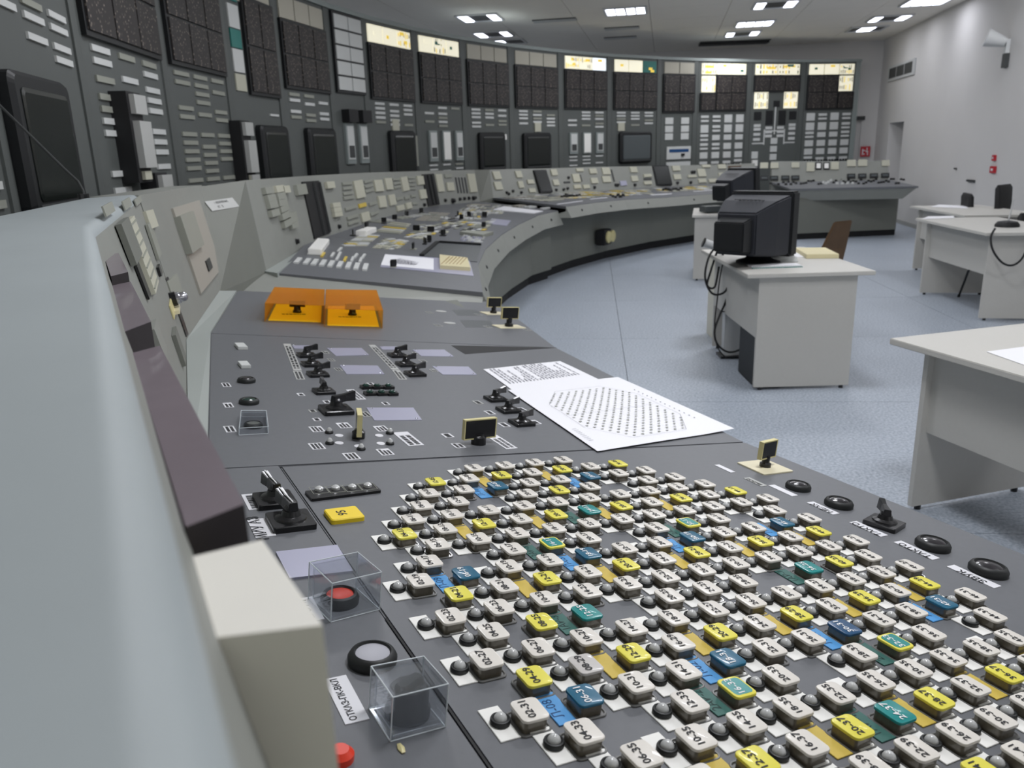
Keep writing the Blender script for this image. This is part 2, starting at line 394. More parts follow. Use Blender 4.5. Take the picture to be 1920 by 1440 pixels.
def recorder(F, x, y, w_, h, par, kind=0):
    b = link('chart_recorder', MB().box((x-w_/2, y-h/2, 0), (x+w_/2, y+h/2, .03), 'board_edge').mesh('recorder_frame'), F, par)
    if kind == 0:
        link('window', boxmesh(w_*.75, h*.82, .008, 'strip_white'), F @ T(x, y+.01, .03), b); link('chart_window', boxmesh(w_*.6, h*.3, .004, 'vent_dark'), F @ T(x, y-h*.2, .038), b)
    else: link('window', boxmesh(w_*.85, h*.9, .01, 'white_plate'), F @ T(x, y, .03), b)
def wallphone(F, x, y, par):      # dark box with pale front, two blocks
    b = link('instrument_box', MB().box((x-.14, y-.26, 0), (x+.09, y+.26, .10), 'black_matte').mesh('instrument_box'), F, par)
    link('instrument_face', boxmesh(.20, .11, .03, 'label_grey'), F @ T(x+.0, y+.19, .10), b)
    link('instrument_face', boxmesh(.20, .27, .04, 'label_grey'), F @ T(x+.0, y-.04, .10), b)
    link('instrument_switch', boxmesh(.12, .05, .02, 'strip_cream'), F @ T(x-.02, y-.22, .10), b)
NAMES = {0: 'far right end unit of the mimic board with tall lit tile at its corner', 1: 'mimic board unit with flow diagram lines below two lit tiles', 2: 'mimic board unit with a lit tile column at its left',
 3: 'narrow mimic board unit with a pale blue instrument strip', 4: 'mimic board unit with teal edged lit tiles over a grey screen', 5: 'mimic board unit with brightest lit tiles over three recorders',
 6: 'dark topped mimic board unit with a black monitor left of the three recorders', 7: 'dark topped mimic board unit with a black monitor and a white latch', 8: 'mimic board unit with lit tiles over two recorders and a chart',
 9: 'mimic board unit with pink and yellow lit tiles over a black monitor', 10: 'narrow mimic board unit with an all white mosaic display', 11: 'mimic board unit right of the white mosaic frame, dim top tiles, black monitor',
 12: 'mimic board unit with teal and white side tiles beside a dark display', 13: 'mimic board unit with three columns of label strips and instrument boxes', 14: 'mimic board unit with a big dark display above dense label strips',
 15: 'nearest mimic board unit with the largest black monitor at the left edge', 16: 'mimic board unit beyond the left edge of the photo', 17: 'last mimic board unit beyond the left edge of the photo'}
NAMES[11] = 'mimic board unit left of the all white display, with black monitor'
TI = {0: 'wwY', 1: 'yy', 2: 'yww', 3: 'oo', 4: 'wwt', 5: 'yyW', 6: 'ooo', 7: 'ooo', 8: 'wyw', 9: 'wwy', 11: 'ooo', 12: 'oo', 13: 'ooo', 14: 'ooo'}
TM = {'w': 'anno_on', 'W': 'anno_white', 'y': 'anno_on', 'o': 'anno_off', 't': 'anno_teal', 'Y': 'anno_on'}
rb = random.Random(3)
def cols(F, r, xs, w_, y1, y0, pitch, p=.85, h=.03, m='strip_white', nm='label_strip'):
    for x in xs:
        y = y1
        while y > y0:
            if rb.random() < p: strip(F, x, y, w_, h, r, m if rb.random() < .8 else 'strip_dim', name=nm)
            y -= pitch*(1 if rb.random() < .75 else 1.45)
for i in range(len(AN)-1):
    pr = OC+V((math.cos(AN[i]), math.sin(AN[i]), 0))*RB; pl = OC+V((math.cos(AN[i+1]), math.sin(AN[i+1]), 0))*RB
    pr.z = pl.z = 0; x = (pr-pl); Wd = x.length; x.normalize(); n = V((0, 0, 1)).cross(x) * -1
    if n.dot(OC-pl) < 0: n = -n
    F = frame(pl, x, n)
    r = link('mimic_board_unit', MB().box((.006, 0, -.3), (Wd-.006, HT-.05, 0), 'board_gray').mesh('board_unit'), F, None, NAMES[i], 'control board', 'units of the curved mimic board' if i > 15 else None)
    link('cap_strip', MB().box((0, HT-.05, -.3), (Wd, HT, .03), 'board_edge').mesh('board_cap'), F, r)
    link('pillar_strip', MB().box((Wd-.12, 0, 0), (Wd-.01, HT-.05, .012), 'board_edge' if i == 0 else 'board_gray').mesh('pillar_strip'), F, r)
    a, b = .05*Wd, .88*Wd; cw = (b-a)/3
    tl = TI.get(i)
    if tl:
        tw = (b-a)/len(tl)
        for k, ch in enumerate(tl):
            if i in (13, 14): continue
            t_ = link('annunciator_tile', boxmesh(tw-.02, .2, .015, TM[ch]), F @ T(a+(k+.5)*tw, 3.01, 0), r)
            if ch in 'yY': legends(F @ T(a+(k+.5)*tw, 3.01, .015), tw-.02, .2, t_)
            if ch != 'o':
                for q in range(3 if ch in 'yYt' else 1): link('lit_legend', boxmesh(tw*rb.uniform(.12, .4), .04, .004, rb.choice(['anno_yellow', 'anno_teal', 'anno_yellow', 'anno_on'])), F @ T(a+(k+rb.uniform(.3, .7))*tw, 3.01+rb.uniform(-.075, .075), .015+.001*q), t_)
    if i in (5, 6, 7, 8, 9, 11, 13, 14, 4): display(F, a, b, 2.27, 2.88, r)
    if i == 3: display(F, a, b, 2.22, 2.88, r, 2, 2)
    if i == 12:
        display(F, .32*Wd, b, 2.16, 2.95, r, 2, 2)
        for k, (m_, h_) in enumerate((('anno_teal', .12), ('strip_white', .2), ('anno_teal', .16), ('strip_white', .2), ('strip_cream', .15))): strip(F, .17*Wd, 2.95-k*.18, .2, h_-.01, r, m_, name='annunciator_tile')
        strip(F, .75*Wd, 1.98, .2, .02, r)
    if i == 10:
        display(F, .08*Wd, .85*Wd, 2.3, 3.12, r, 2, 5, 'strip_white')
        for s_ in (.3, .7):
            recorder(F, s_*Wd, 1.72, .2, .46, r); link('lamp_head', boxmesh(.22, .14, .1, 'black_matte'), F @ T(s_*Wd, 2.03, 0), r)
    if i == 0:
        display(F, a, a+2*cw-.02, 2.24, 2.88, r, 2, 2); display(F, a+2*cw, b, 2.24, 2.54, r, 1, 1)
        strip(F, b-cw/2, 2.73, cw-.03, .3, r, 'anno_on', name='annunciator_tile')
    if i == 1:
        display(F, a, b, 2.6, 2.88, r, 3, 1)
        for s_ in (a+cw/2, b-cw/2): strip(F, s_, 2.42, cw-.03, .32, r, 'anno_on', name='annunciator_tile')
        for s_, y_, h_ in ((.14, 2.12, .16), (.36, 2.08, .28), (.6, 2.08, .28), (.8, 2.12, .16)): strip(F, s_*Wd, y_, .17, h_, r, 'bezel', name='dark_indicator')
        strip(F, .48*Wd, 2.35, .14, .12, r, 'bezel', name='dark_indicator')
        for s_, y0, y1 in ((.47, 1.75, 2.3), (.28, 1.55, 1.85), (.66, 1.55, 1.85)): strip(F, s_*Wd, (y0+y1)/2, .025, y1-y0, r, 'strip_white', .006, name='flow_line')
        for s_, y_, w_ in ((.38, 1.82, .26), (.57, 1.82, .26), (.17, 1.58, .28), (.76, 1.58, .28)): strip(F, s_*Wd, y_, w_, .025, r, 'strip_white', .006, name='flow_line')
        for s_, ys in ((.14, (1.93, 1.86, 1.76, 1.66)), (.36, (1.88, 1.8, 1.72)), (.58, (1.88, 1.8, 1.72)), (.8, (1.93, 1.86, 1.76, 1.66)), (.47, (1.62, 1.46, 1.3))):
            for y_ in ys: strip(F, s_*Wd, y_, .16, .055 if s_ != .47 else .12, r)
        strip(F, .12*Wd, 1.35, .15, .14, r)
        strip(F, .12*Wd, 1.19, .12, .12, r, 'white_plate', .04, 'square_meter')
    if i == 2:
        display(F, a+cw, b, 2.24, 2.88, r, 2, 2); display(F, a, a+cw-.02, 2.24, 2.54, r, 1, 1)
        strip(F, a+cw/2, 2.73, cw-.03, .3, r, 'anno_on', name='annunciator_tile')
    if i in (0, 2):
        for s_ in (.14, .36, .58, .8):
            y = 2.08
            for k in range(6):
                hh = (.15, .15, .1, .12, .12, .08)[k]
                if rb.random() < .35: strip(F, s_*Wd, y+.04, .19, .05, r); strip(F, s_*Wd, y-.04, .19, .04, r)
                else: strip(F, s_*Wd, y, .19, hh, r)
                y -= (.19, .17, .17, .17, .16, .12)[k]
        for k in range(16): strip(F, .08*Wd+k*.065, 1.19, .04, .04, r, 'bezel', .03, 'toggle')
    if i == 3:
        for s_ in (.22, .66):
            for y in (2.05, 1.9, 1.76): strip(F, s_*Wd, y, .2, .12, r)
        strip(F, .5*Wd, 1.45, .62, .24, r, 'strip_white', .02, 'instrument_panel'); strip(F, .5*Wd, 1.49, .5, .06, r, 'ink_blue', .024, 'blue_indicator'); strip(F, .6*Wd, 1.41, .07, .05, r, 'black', .05, 'knob')
        strip(F, .5*Wd, 1.22, .62, .12, r, 'strip_white', .02, 'instrument_panel')
    xs = [a+(k+.5)*cw for k in range(3)]
    if i in (4, 5, 6, 7, 8, 9, 11): cols(F, r, xs, .22, 2.2, 1.95, .055)
    if i in (4, 6, 9): strip(F, xs[(0, 1)[i != 4]], 1.95, .16, .14, r, 'strip_cream', .02)
    if i == 4: monitor(F, .14*Wd, .78*Wd, 1.3, 1.86, r, 'screen_grey')
    if i == 6: monitor(F, .15*Wd, .70*Wd, 1.27, 1.86, r)
    if i == 7: monitor(F, .2*Wd, .74*Wd, 1.29, 1.87, r); strip(F, .76*Wd, 1.8, .05, .08, r, 'white_plate', .05, 'latch')
    if i == 9: monitor(F, .3*Wd, .8*Wd, 1.28, 1.88, r); strip(F, .88*Wd, 1.62, .06, .4, r, 'strip_dim'); strip(F, .86*Wd, 1.3, .08, .1, r, 'strip_cream', .05)
    if i == 11: monitor(F, .3*Wd, .86*Wd, 1.27, 1.88, r)
    if i == 12: monitor(F, .34*Wd, .9*Wd, 1.24, 1.88, r)
    if i == 15: monitor(F, .0*Wd, .56*Wd, 1.36, 1.95, r); cols(F, r, [.2*Wd, .47*Wd, .74*Wd], .26, 2.52, 2.06, .06); display(F, a, b-cw, 2.62, 3.1, r, 2, 1); strip(F, b-cw/2, 2.7, cw*.8, .3, r, 'strip_white')
    if i == 5:
        for k, s_ in enumerate((.2, .47, .74)): recorder(F, s_*Wd, 1.68, .2, .36, r, k == 1)
        cols(F, r, [.2*Wd, .47*Wd, .74*Wd], .2, 1.45, 1.3, .06, .9, .022)
    if i == 8:
        for k, s_ in enumerate((.22, .5, .78)): recorder(F, s_*Wd, 1.68, .2, .42, r, k == 1)
        cols(F, r, [.22*Wd, .5*Wd, .78*Wd], .2, 1.42, 1.26, .06, .9, .022)
    if i == 13: cols(F, r, xs, .26, 2.2, 1.2, .062, .86, .03, 'strip_dim'); wallphone(F, .98*Wd, 1.64, r); wallphone(F, 1.0*Wd, 1.2, r)
    if i == 14: cols(F, r, xs, .26, 2.2, 1.25, .066, .88, .034); wallphone(F, .3*Wd, 1.72, r); wallphone(F, .5*Wd, 1.25, r)
    if i > 15: display(F, a, b, 2.27, 2.88, r); cols(F, r, xs, .25, 2.2, 1.3, .07)
# ------------------------------------------------------------------ consoles
class Surf:     # bent surface as triangles; hit() finds the triangle a measured direction meets
    def __init__(s, quads):     # quad: a, b (left, right of lower edge), c, d (upper right, upper left)
        s.t = []
        for a, b, c, d in quads:
            a, b, c, d = V(a), V(b), V(c), V(d)
            for p0, p1, p2, e in ((a, b, c, b-a), (a, c, d, c-d)):
                n = (p1-p0).cross(p2-p0).normalized()
                if n.dot(CAM-p0) < 0: n = -n
                s.t.append((p0, p1, p2, e, n))
    def hit(s, u, v):
        best = None
        for p0, p1, p2, e, n in s.t:
            p = PLN(u, v, p0, n); v0, v1, v2 = p1-p0, p2-p0, p-p0
            d00, d01, d11, d20, d21 = v0.dot(v0), v0.dot(v1), v1.dot(v1), v2.dot(v0), v2.dot(v1)
            den = d00*d11-d01*d01; y = (d11*d20-d01*d21)/den; z = (d00*d21-d01*d20)/den
            dist = max(0, -y, -z, y+z-1) + (9 if (p-CAM).dot(fw) < 0 else 0)
            if best is None or dist < best[0]-1e-9: best = (dist, p, e, n)
        return frame(best[1], best[2], best[3])
def item(S, u, v, w_, h, d, m, par, name='panel_block', rz=0, bevel=0):
    F = S.hit(u, v) if isinstance(S, Surf) else S(u, v)
    if rz: F = F @ RZ(rz)
    sx, sy = w_/ppm(F, 0), h/ppm(F, 1)
    o = link(name, boxmesh(sx, sy, d, m, bevel), F, par); return o, F, sx, sy

def knob_mesh(r, h, m='black'): return cached(('knob', round(r, 4), round(h, 4), m), lambda: MB().lathe([(r, 0), (r, h*.3), (r*.8, h*.45), (r*.75, h), (r*.6, h*1.05)], m, 14).mesh('knob', smooth=True))
def pknob(S, u, v, wpx, par, m='black'):
    F = S.hit(u, v) if isinstance(S, Surf) else S(u, v); r = wpx/max(ppm(F, 0), ppm(F, 1))/2
    b = link('control_knob', knob_mesh(r*.8, r*.9, m), F, par)
    return b

PHI = .1273
PN = V((math.sin(PHI), 0, math.cos(PHI))); PO = V((.8344, .9733, .857)) - PN*.02
SF = frame(PO, V((math.cos(PHI), 0, -math.sin(PHI))), PN)
def SP(u, v): q = SF.inverted() @ PLN(u, v, PO, PN); return q.x, q.y
def SU(u, v): q = SP(u, v); return SF @ T(q[0], q[1], 0)
def sxy(x, y): # world xy -> point on the panel plane
    return V((x, y, PO.z-(x-PO.x)*math.tan(PHI)))

near = empty('control_desk', (.9, 1.5, 0), 'long grey control desk in the foreground covered with numbered buttons, knobs and labels', 'control desk')
def panel_unit(name, pts):      # pts ccw on plane: rear-near, front-near, front-far, rear-far
    P4 = [sxy(*p) for p in pts]; dn_ = -PN*.035
    mb = MB().hexa([p+dn_ for p in P4], P4, 'panel_gray'); link(name, mb.mesh(name, bevel=.003), None, near)
g = .0008
R0 = SF @ V((*SP(1396, 829), 0)); R1 = SF @ V((*SP(1043, 652), 0)); R2 = SF @ V((*SP(925, 566), 0))
E1 = SF @ V((*SP(1680, 945), 0)); L2 = SF @ V((*SP(395, 625), 0)); L3 = SF @ V((*SP(445, 545), 0)); L1 = SF @ V((*SP(388, 880), 0))
EX = (E1.x-R0.x)/(R0.y-E1.y)
GX = SP(745, 1190)[0]; gxw = (SF @ V((GX, 0, 0))).x
panel_unit('desk_panel', [(L1.x-.03, -.5), (gxw-g, -.5), (gxw-g, L1.y-g-.01), (L1.x, L1.y-g)])
panel_unit('desk_panel', [(gxw+g, -.5), (R0.x+.04, -.5), (R0.x, R0.y-g), (gxw+g, L1.y-g-.02)])
panel_unit('desk_panel', [(L1.x, L1.y+g), (R0.x, R0.y+g), (R1.x, R1.y-g), (L2.x, L2.y-g)])
panel_unit('desk_panel', [(L2.x, L2.y+g), (R1.x, R1.y+g), (R2.x+.02, R2.y+.02), (L3.x, L3.y)])
link('seam_groove', MB().hexa([sxy(gxw+x_, y_)-PN*.002 for x_, y_ in ((-.0016, -.5), (.0016, -.5), (.0016, 1.03), (-.0016, 1.03))], [sxy(gxw+x_, y_)+PN*.0004 for x_, y_ in ((-.0016, -.5), (.0016, -.5), (.0016, 1.03), (-.0016, 1.03))], 'kick_black').mesh('seam_groove'), None, near)
# underbody with recessed black kick
body = [(.12, -.5), (1.38, -.5), (1.36, 1.57), (1.55, 2.96), (R2.x-.25, R2.y), (.7, 4.5), (.36, 3.3), (.12, 1.7)]
link('desk_body', MB().poly(body, .1, .70, 'console_body').mesh('desk_body'), None, near)
link('kick_base', MB().poly([(x+(.06 if x < .8 else -.06), y) for x, y in body], 0, .1, 'kick_black').mesh('kick_base'), None, near)
# step between third and second panel at the front
q0 = SF @ V((*SP(846, 648), .001)); q1 = SF @ V((*SP(1043, 652), .001)); q2 = SF @ V((*SP(872, 664), .001))
link('step_gap', MB().add([q0, q1, q2, q0-PN*.004, q1-PN*.004, q2-PN*.004], [(0, 2, 1), (3, 4, 5), (0, 1, 4, 3), (1, 2, 5, 4), (2, 0, 3, 5)], 'kick_black').mesh('step_gap'), None, near)

# near upright
TZ = 1.457
T0 = Z(163, 371, 1.46); T1 = Z(378, 347, 1.46); T2 = Z(460, 338, 1.445); B0 = Z(350, 640, .915); B1 = Z(412, 548, .90); B2 = Z(500, 510, .86)
T1 = PLN(378, 347, B0, (B1-B0).cross(V((.20, 3.28, 1.46))-B0).normalized())
F0a, F0b = V((.10, -.5, .955)), V((.02, -.5, TZ))
def upright(name, a, b, c, d, m='console_gray', back=.28, par=near, tm=None, drop=.0):   # a,b lower; c,d upper right, left
    n = (b-a).cross(V((0, 0, 1))).normalized()
    if n.dot(CAM-a) > 0: n = -n
    bk = n*back; lo = [p.copy() for p in (a, b)]; gr = [V((p.x, p.y, 0))+n*.03 for p in (a, b)]
    vs = [a, b, c, d, c+bk-V((0, 0, drop)), d+bk-V((0, 0, drop)), gr[1]+bk, gr[0]+bk, gr[0], gr[1]]
    mb = MB(); mb.add(vs, [(0, 1, 2), (0, 2, 3), (0, 3, 5, 7, 8), (1, 9, 6, 4, 2), (4, 6, 7, 5), (0, 8, 9, 1), (8, 7, 6, 9)], m); mb.add(vs, [(3, 2, 4, 5)], tm or m)
    return link(name, mb.mesh(name), None, par)
# nearest uprights: three faces, a deep flat top with a rounded front edge
G0, G1 = V((.008, -.5, TZ)), V((.02, 1.75, TZ)); H0, H1 = F0a, V((.115, 1.7, .95)); T0 = V((.20, 3.28, 1.46)); K1 = Z(163, 371.5, 1.462)
nodes = [(H0, G0, V((-.72, -.5, 1.46))), (H1, G1, V((-.285, 1.75, 1.46))), (B0, T0, K1)]
rings = []
for h_, g_, k_ in nodes:
    o_ = V((-1, 0, 0)); rings.append([h_, g_-V((0, 0, .02)), g_+o_*.004-V((0, 0, .008)), g_+o_*.012-V((0, 0, .001)), g_+o_*.022+V((0, 0, .002)), k_, V((k_.x, k_.y, 0)), V((h_.x, h_.y, 0))])
mb = MB().loft(rings, 'top_gray'); k_ = mb.mid('console_gray')
for i in (0, 7, 8, 15): mb.mi[i] = k_
link('near_upright', mb.mesh('near_upright', smooth=True), None, near)
SN1 = Surf([(H0, H1, G1, G0)]); S2 = Surf([(H1, B0, T0, G1), (B0, B1, T1, T0)]); S3 = Surf([(B1, B2, T2, T1)])
upright('instrument_upright', B0, B1, T1, T0, back=.17, drop=.0)
upright('corner_upright', B1, B2, T2-V((0, 0, .0)), T1-V((0, 0, .008)), 'console_body', back=.17, drop=.02)
# light ledge between desk and upright
lm = MB()
for a, b, c, d in (((.085, -.5, .96), (L1.x-.03, -.5, .958), L1, V((.118, 1.7, .947))), (V((.118, 1.7, .947)), L1, L2, B0+V((0, 0, .002))), (B0+V((0, 0, .002)), L2, L3, B1+V((0, 0, .002)))):
    a, b, c, d = [V(x)+V((0, 0, .006)) for x in (a, b, c, d)]
    lm.hexa([x-V((0, 0, .05)) for x in (a, b, c, d)], [a, b, c, d], 'ledge')
link('ledge', lm.mesh('ledge'), None, near)
# profile meters along the nearest upright
def wedge(name, fl, fr, nr, nl, zf, zn, m, me_, dep=.05, bevel=.002):
    a, b, c, d = Z(*nl, zn), Z(*nr, zn), Z(*fr, zf), Z(*fl, zf); mb = MB()
    lo = [p+V((-.0, 0, -dep)) for p in (a, b)]+[V((p.x, p.y, a.z-dep)) for p in (c, d)]
    mb.add([*lo, a, b, c, d], [(3, 2, 1, 0), (1, 2, 6, 5), (2, 3, 7, 6), (3, 0, 4, 7)], me_); mb.add([*lo, a, b, c, d], [(4, 5, 6, 7)], m); mb.add([*lo, a, b, c, d], [(0, 1, 5, 4)], me_)
    return link(name, mb.mesh(name, bevel=bevel), None, near)
wedge('profile_meter', (195, 480), (222, 474), (240, 510), (208, 518), 1.385, 1.40, 'bar_plum', 'bar_dark', .06)
wedge('profile_meter', (208, 535), (245, 528), (283, 603), (233, 622), 1.385, 1.40, 'bar_plum', 'bar_dark', .06)
wedge('profile_meter', (247, 662), (300, 648), (458, 945), (348, 988), 1.382, 1.395, 'bar_plum', 'bar_dark', .05, .003)
wedge('instrument_block', (325, 1052), (492, 1012), (605, 1172), (350, 1202), 1.386, 1.386, 'white_block', 'off_white', .3, .003)
# rail beside the meters
mb = MB(); a, b = Z(222, 640, 1.402), Z(345, 1120, 1.402); a.x, b.x = a.x+.002, b.x+.002
mb.hexa([(a.x-.008, b.y+.03, 1.36), (a.x+.002, b.y+.03, 1.36), (a.x+.002, a.y+1.0, 1.36), (a.x-.008, a.y+1.0, 1.36)], [(a.x-.008, b.y+.03, 1.402), (a.x+.002, b.y+.03, 1.402), (a.x+.002, a.y+1.0, 1.402), (a.x-.008, a.y+1.0, 1.402)], 'console_gray')
link('meter_rail', mb.mesh('meter_rail'), None, near)

# instruments on second upright (measured on the photograph)
for u, v, w_, h, d, m, nm in ((202, 392, 20, 20, .004, 'strip_dim', 'label_plate'), (237, 382, 16, 17, .004, 'strip_dim', 'label_plate'), (258, 376, 14, 12, .004, 'strip_dim', 'label_plate'),
        (238, 452, 22, 78, .014, 'console_body', 'scale_box'), (263, 477, 20, 138, .012, 'strip_cream', 'label_column'), (278, 412, 15, 34, .015, 'strip_cream', 'label_block'), (286, 450, 12, 66, .01, 'strip_dim', 'label_block'),
        (372, 455, 54, 150, .01, 'tan_panel', 'mount_plate'), (350, 436, 28, 70, .03, 'strip_dim', 'paper_holder'), (316, 535, 6, 30, .004, 'black', 'slot'), (341, 603, 6, 56, .004, 'black', 'slot'),
        (266, 527, 9, 66, .006, 'black', 'slot'), (297, 507, 7, 18, .008, 'black', 'toggle'), (387, 497, 10, 20, .016, 'black', 'toggle'), (372, 415, 5, 12, .008, 'black', 'toggle'), (326, 581, 13, 7, .02, 'cream_ivory', 'tag'),
        (322, 577, 18, 26, .004, 'cream_trim', 'lamp_mark'), (326, 540, 24, 40, .008, 'strip_dim', 'label_plate'), (285, 640, 22, 60, .02, 'console_gray', 'scale_box'), (332, 650, 18, 60, .012, 'console_body', 'cover_plate')):
    o_, F, sx, sy = item(S2, u, v, w_, h, d, m, near, nm)
    if nm == 'label_column':
        for k in range(7): link('label_line', boxmesh(sx*.96, .004, .003, 'strip_dim'), F @ T(0, sy*(-.43+.145*k), d), o_)
F = S2.hit(320, 562); lp = link('signal_lamp', MB().lathe([(.022, 0), (.022, .03), (.018, .034), (.017, .05), (.01, .058), (.002, .06)], 'chrome', 16).mesh('signal_lamp', smooth=True), F, near)
link('lamp_socket', MB().lathe([(.026, 0), (.026, .02)], 'black', 16).mesh('lamp_socket'), F, lp)
o_, F, sx, sy = item(S3, 417, 383, 52, 22, .002, 'label_grey', near, 'notice')
text('1 АВАРИЙНЫЕ', .022, F @ T(0, sy*.22, .0025), o_, 'ink', 'lettering'); text('КТ   В', .022, F @ T(-.04, -sy*.22, .0025), o_, 'ink', 'lettering')

# ---- rod selector buttons
def lat(x, y): return SF @ T((x-24)*.6758*.03, -(y-23)*.03, 0)
TR = RZ(math.pi/2)      # lettering reads away from us, top towards the upright
CW, CH = .0378, .0435
body_me = MB().rr(CW-.0045, CH-.005, .005, [(0, 0), (.0165, 0)], 'button_body').mesh('button_body', smooth=True)
fl_me = MB().rr(CW+.007, CH+.008, .008, [(0, 0), (.0020, .0), (.0028, .0008), (.0028, .0024), (.0008, .0034)], 'button_flange').mesh('button_flange', smooth=True)
caps = {}
def cap(m):
    if m not in caps: caps[m] = MB().rr(CW, CH, .0075, [(.0158, .0005), (.0162, 0), (.0186, 0), (.0196, .0006), (.02, .002)], m, seg=5).mesh('cap_'+m, smooth=True)
    return caps[m]
rim_me = MB().rr(CW*.80, CH*.78, .006, [(.0, 0), (.0006, 0)], 'teal_cap').mesh('cap_inlay')
plate_me = {m: MB().box((-.0142, -.0322, 0), (.0142, .0322, .002), m).mesh('plate', bevel=.0004) for m in ('white_plate', 'gold_plate', 'blue_plate', 'green_plate')}
ring_me = MB().lathe([(.0126, 0), (.0130, .0045), (.0122, .0068), (.0102, .0074), (.0088, .006)], 'rubber', 20).mesh('lamp_ring', smooth=True)
dome_me = MB().lathe([(.0084, .006), (.0082, .0080), (.0066, .0110), (.0034, .0134), (.0012, .0140)], 'lamp_glass', 16).mesh('lamp_dome', smooth=True)
blue = {(6, 19): 'Л-09', (6, 31): 'Л-08', (18, 7): 'Л-10', (18, 19): 'Л-03', (18, 31): 'Л-02', (30, 7): 'Л-11', (30, 19): 'Л-04', (30, 31): 'Л-01', (42, 19): 'Л-05', (42, 31): 'Л-06', (18, 43): 'Л-07', (30, 43): 'Л-12'}
teal = {(12, 25): '1АР-3', (24, 37): '1АР-4', (36, 25): '1АР-1', (24, 13): '1АР-2'}; rim = {(16, 17): '2АР-3', (16, 33): '2АР-2', (32, 33): '2АР-1', (32, 17): '2АР-4'}
yel = {(8, 25), (40, 25), (24, 9), (24, 41)}
rc = random.Random(11)
for x in range(2, 50, 2):
    y0 = 3 if x % 4 == 2 else 1
    for y in range(y0, 46, 4):
        if ((x-24)**2+(y-25)**2 > 545 and (x, y) != (46, 15)): continue
        if x % 8 == 0 and (x//8+(y-1)//8) % 2 == 1 and (y-1) % 8 == 0: continue
        F = lat(x, y); 
        px = PX(F.translation)
        if not (-80 < px[0] < 2050 and -80 < px[1] < 1530): continue
        gold = x % 8 == 4 and y % 8 == 5
        m, im = ('cream_cap', 'ink')
        if (x, y) in blue: m, im = ('navy_cap' if (x, y) == (30, 31) else 'blue_cap'), 'ink_white'
        elif (x, y) in teal: m, im = 'teal_cap', 'ink_white'
        elif (x, y) in rim: m, im = 'yellow_cap', 'ink_white'
        elif gold or (x, y) in yel: m = 'yellow_cap'
        elif (x, y) == (8, 29): m = 'grey_cap'
        J = F @ RZ(rc.uniform(-.03, .03))
        b = link('selector_button', body_me, J, near); link('button_flange', fl_me, J, b); c_ = link('button_cap', cap(m), J @ RX(rc.uniform(-.012, .012)) @ RY(rc.uniform(-.012, .012)), b)
        if (x, y) in rim: link('cap_inlay', rim_me, J @ T(0, 0, .0198), b)
        text('%02d-%02d' % (x, y), (.0156, .0152), J @ T(-.003, .001, .0208) @ TR, b, im, 'cap_number', bold=.014)
        # plate beside the button
        G = lat(x-1.72, y-.36)
        if (x, y) in blue: p_ = link('marker_plate', plate_me['blue_plate'], G, near); text(blue[x, y], (.019, .020), G @ T(-.004, 0, .0023) @ TR, p_, 'ink_blue', 'plate_lettering', bold=0)
        elif (x, y) in teal or (x, y) in rim: p_ = link('marker_plate', plate_me['green_plate'], G, near); text({**teal, **rim}[x, y], (.017, .020), G @ T(-.004, 0, .0023) @ TR, p_, 'ink_green', 'plate_lettering', bold=0)
        elif gold and (x, y) not in ((4, 13), (12, 5), (4, 21), (4, 29), (44, 13), (36, 5)): link('marker_plate', plate_me['gold_plate'], G, near)
        elif (x, y) in ((4, 21), (4, 29), (8, 25), (40, 25)): pass
        else:
            p_ = link('lamp_plate', plate_me['white_plate'], G, near)
            link('lamp_ring', ring_me, G @ T(.001, 0, .002), p_); link('lamp_dome', dome_me, G @ T(.001, 0, .002) @ RZ(rc.random()), p_)

# ---- desk fittings
def lines(F, w_, h, n, par, m='ink', d=.0007, seed=1, fill=.9):   # unreadable small print as flat strokes
    r_ = random.Random(seed); mb = MB()
    for i in range(n):
        y = h*(.5-(i+.5)/n)*.82; x = -w_*.44; end = w_*.44*(fill if r_.random() < .7 else fill*.6)
        while x < end:
            l = w_*r_.uniform(.03, .11); l = min(l, end-x)
            mb.quad([(x, y-h*.28/n, d), (x+l, y-h*.28/n, d), (x+l, y+h*.28/n, d), (x, y+h*.28/n, d)], m); x += l+w_*.022
    return link('small_print', mb.mesh('print'), F, par)
def label(u, v, w_m, h_m, rows=1, txt=None, m='label_white', rz=0, size=None):   # w_m along the reading direction
    F = SU(u, v) @ TR @ RZ(rz); o_ = link('label_plate', boxmesh(w_m, h_m, .0012, m), F, near)
    if txt: text(txt, size or h_m*.8, F @ T(0, (size or h_m*.8)*.2, .0015), o_, 'ink', 'lettering', bold=.022)
    else: lines(F @ T(0, 0, .0008), w_m, h_m, rows, o_, 'ink', seed=int(u*7+v))
    return o_
def blank(quad_px, m='lilac_plate', screws=True, name='cover_plate', d=.0015):
    P4 = [V((*SP(*q), 0)) for q in quad_px]; mb = MB()
    c = sum(P4, V((0, 0, 0)))/4
    mb.hexa([p-c for p in P4], [p-c+V((0, 0, d)) for p in P4], m)
    o_ = link(name, mb.mesh(name), SF @ Matrix.Translation(c), near)
    if screws:
        for k in (1, 3): link('screw', cached('screw', lambda: MB().lathe([(.004, 0), (.004, .0015), (.002, .0025)], 'chrome', 8).mesh('screw', smooth=True)), SF @ Matrix.Translation(c+(P4[k]-c)*.82+V((0, 0, d))), o_)
    return o_
def sw_base(s): return cached(('swb', round(s, 3)), lambda: MB().rr(s, s, s*.06, [(0, 0), (s*.13, 0), (s*.15, s*.02)], 'black').mesh('switch_base', smooth=True))
def sw_collar(s): return cached(('swc', round(s, 3)), lambda: MB().lathe([(s*.38, 0), (s*.36, s*.05), (s*.24, s*.1), (s*.19, s*.22)], 'black', 20).mesh('switch_collar', smooth=True))
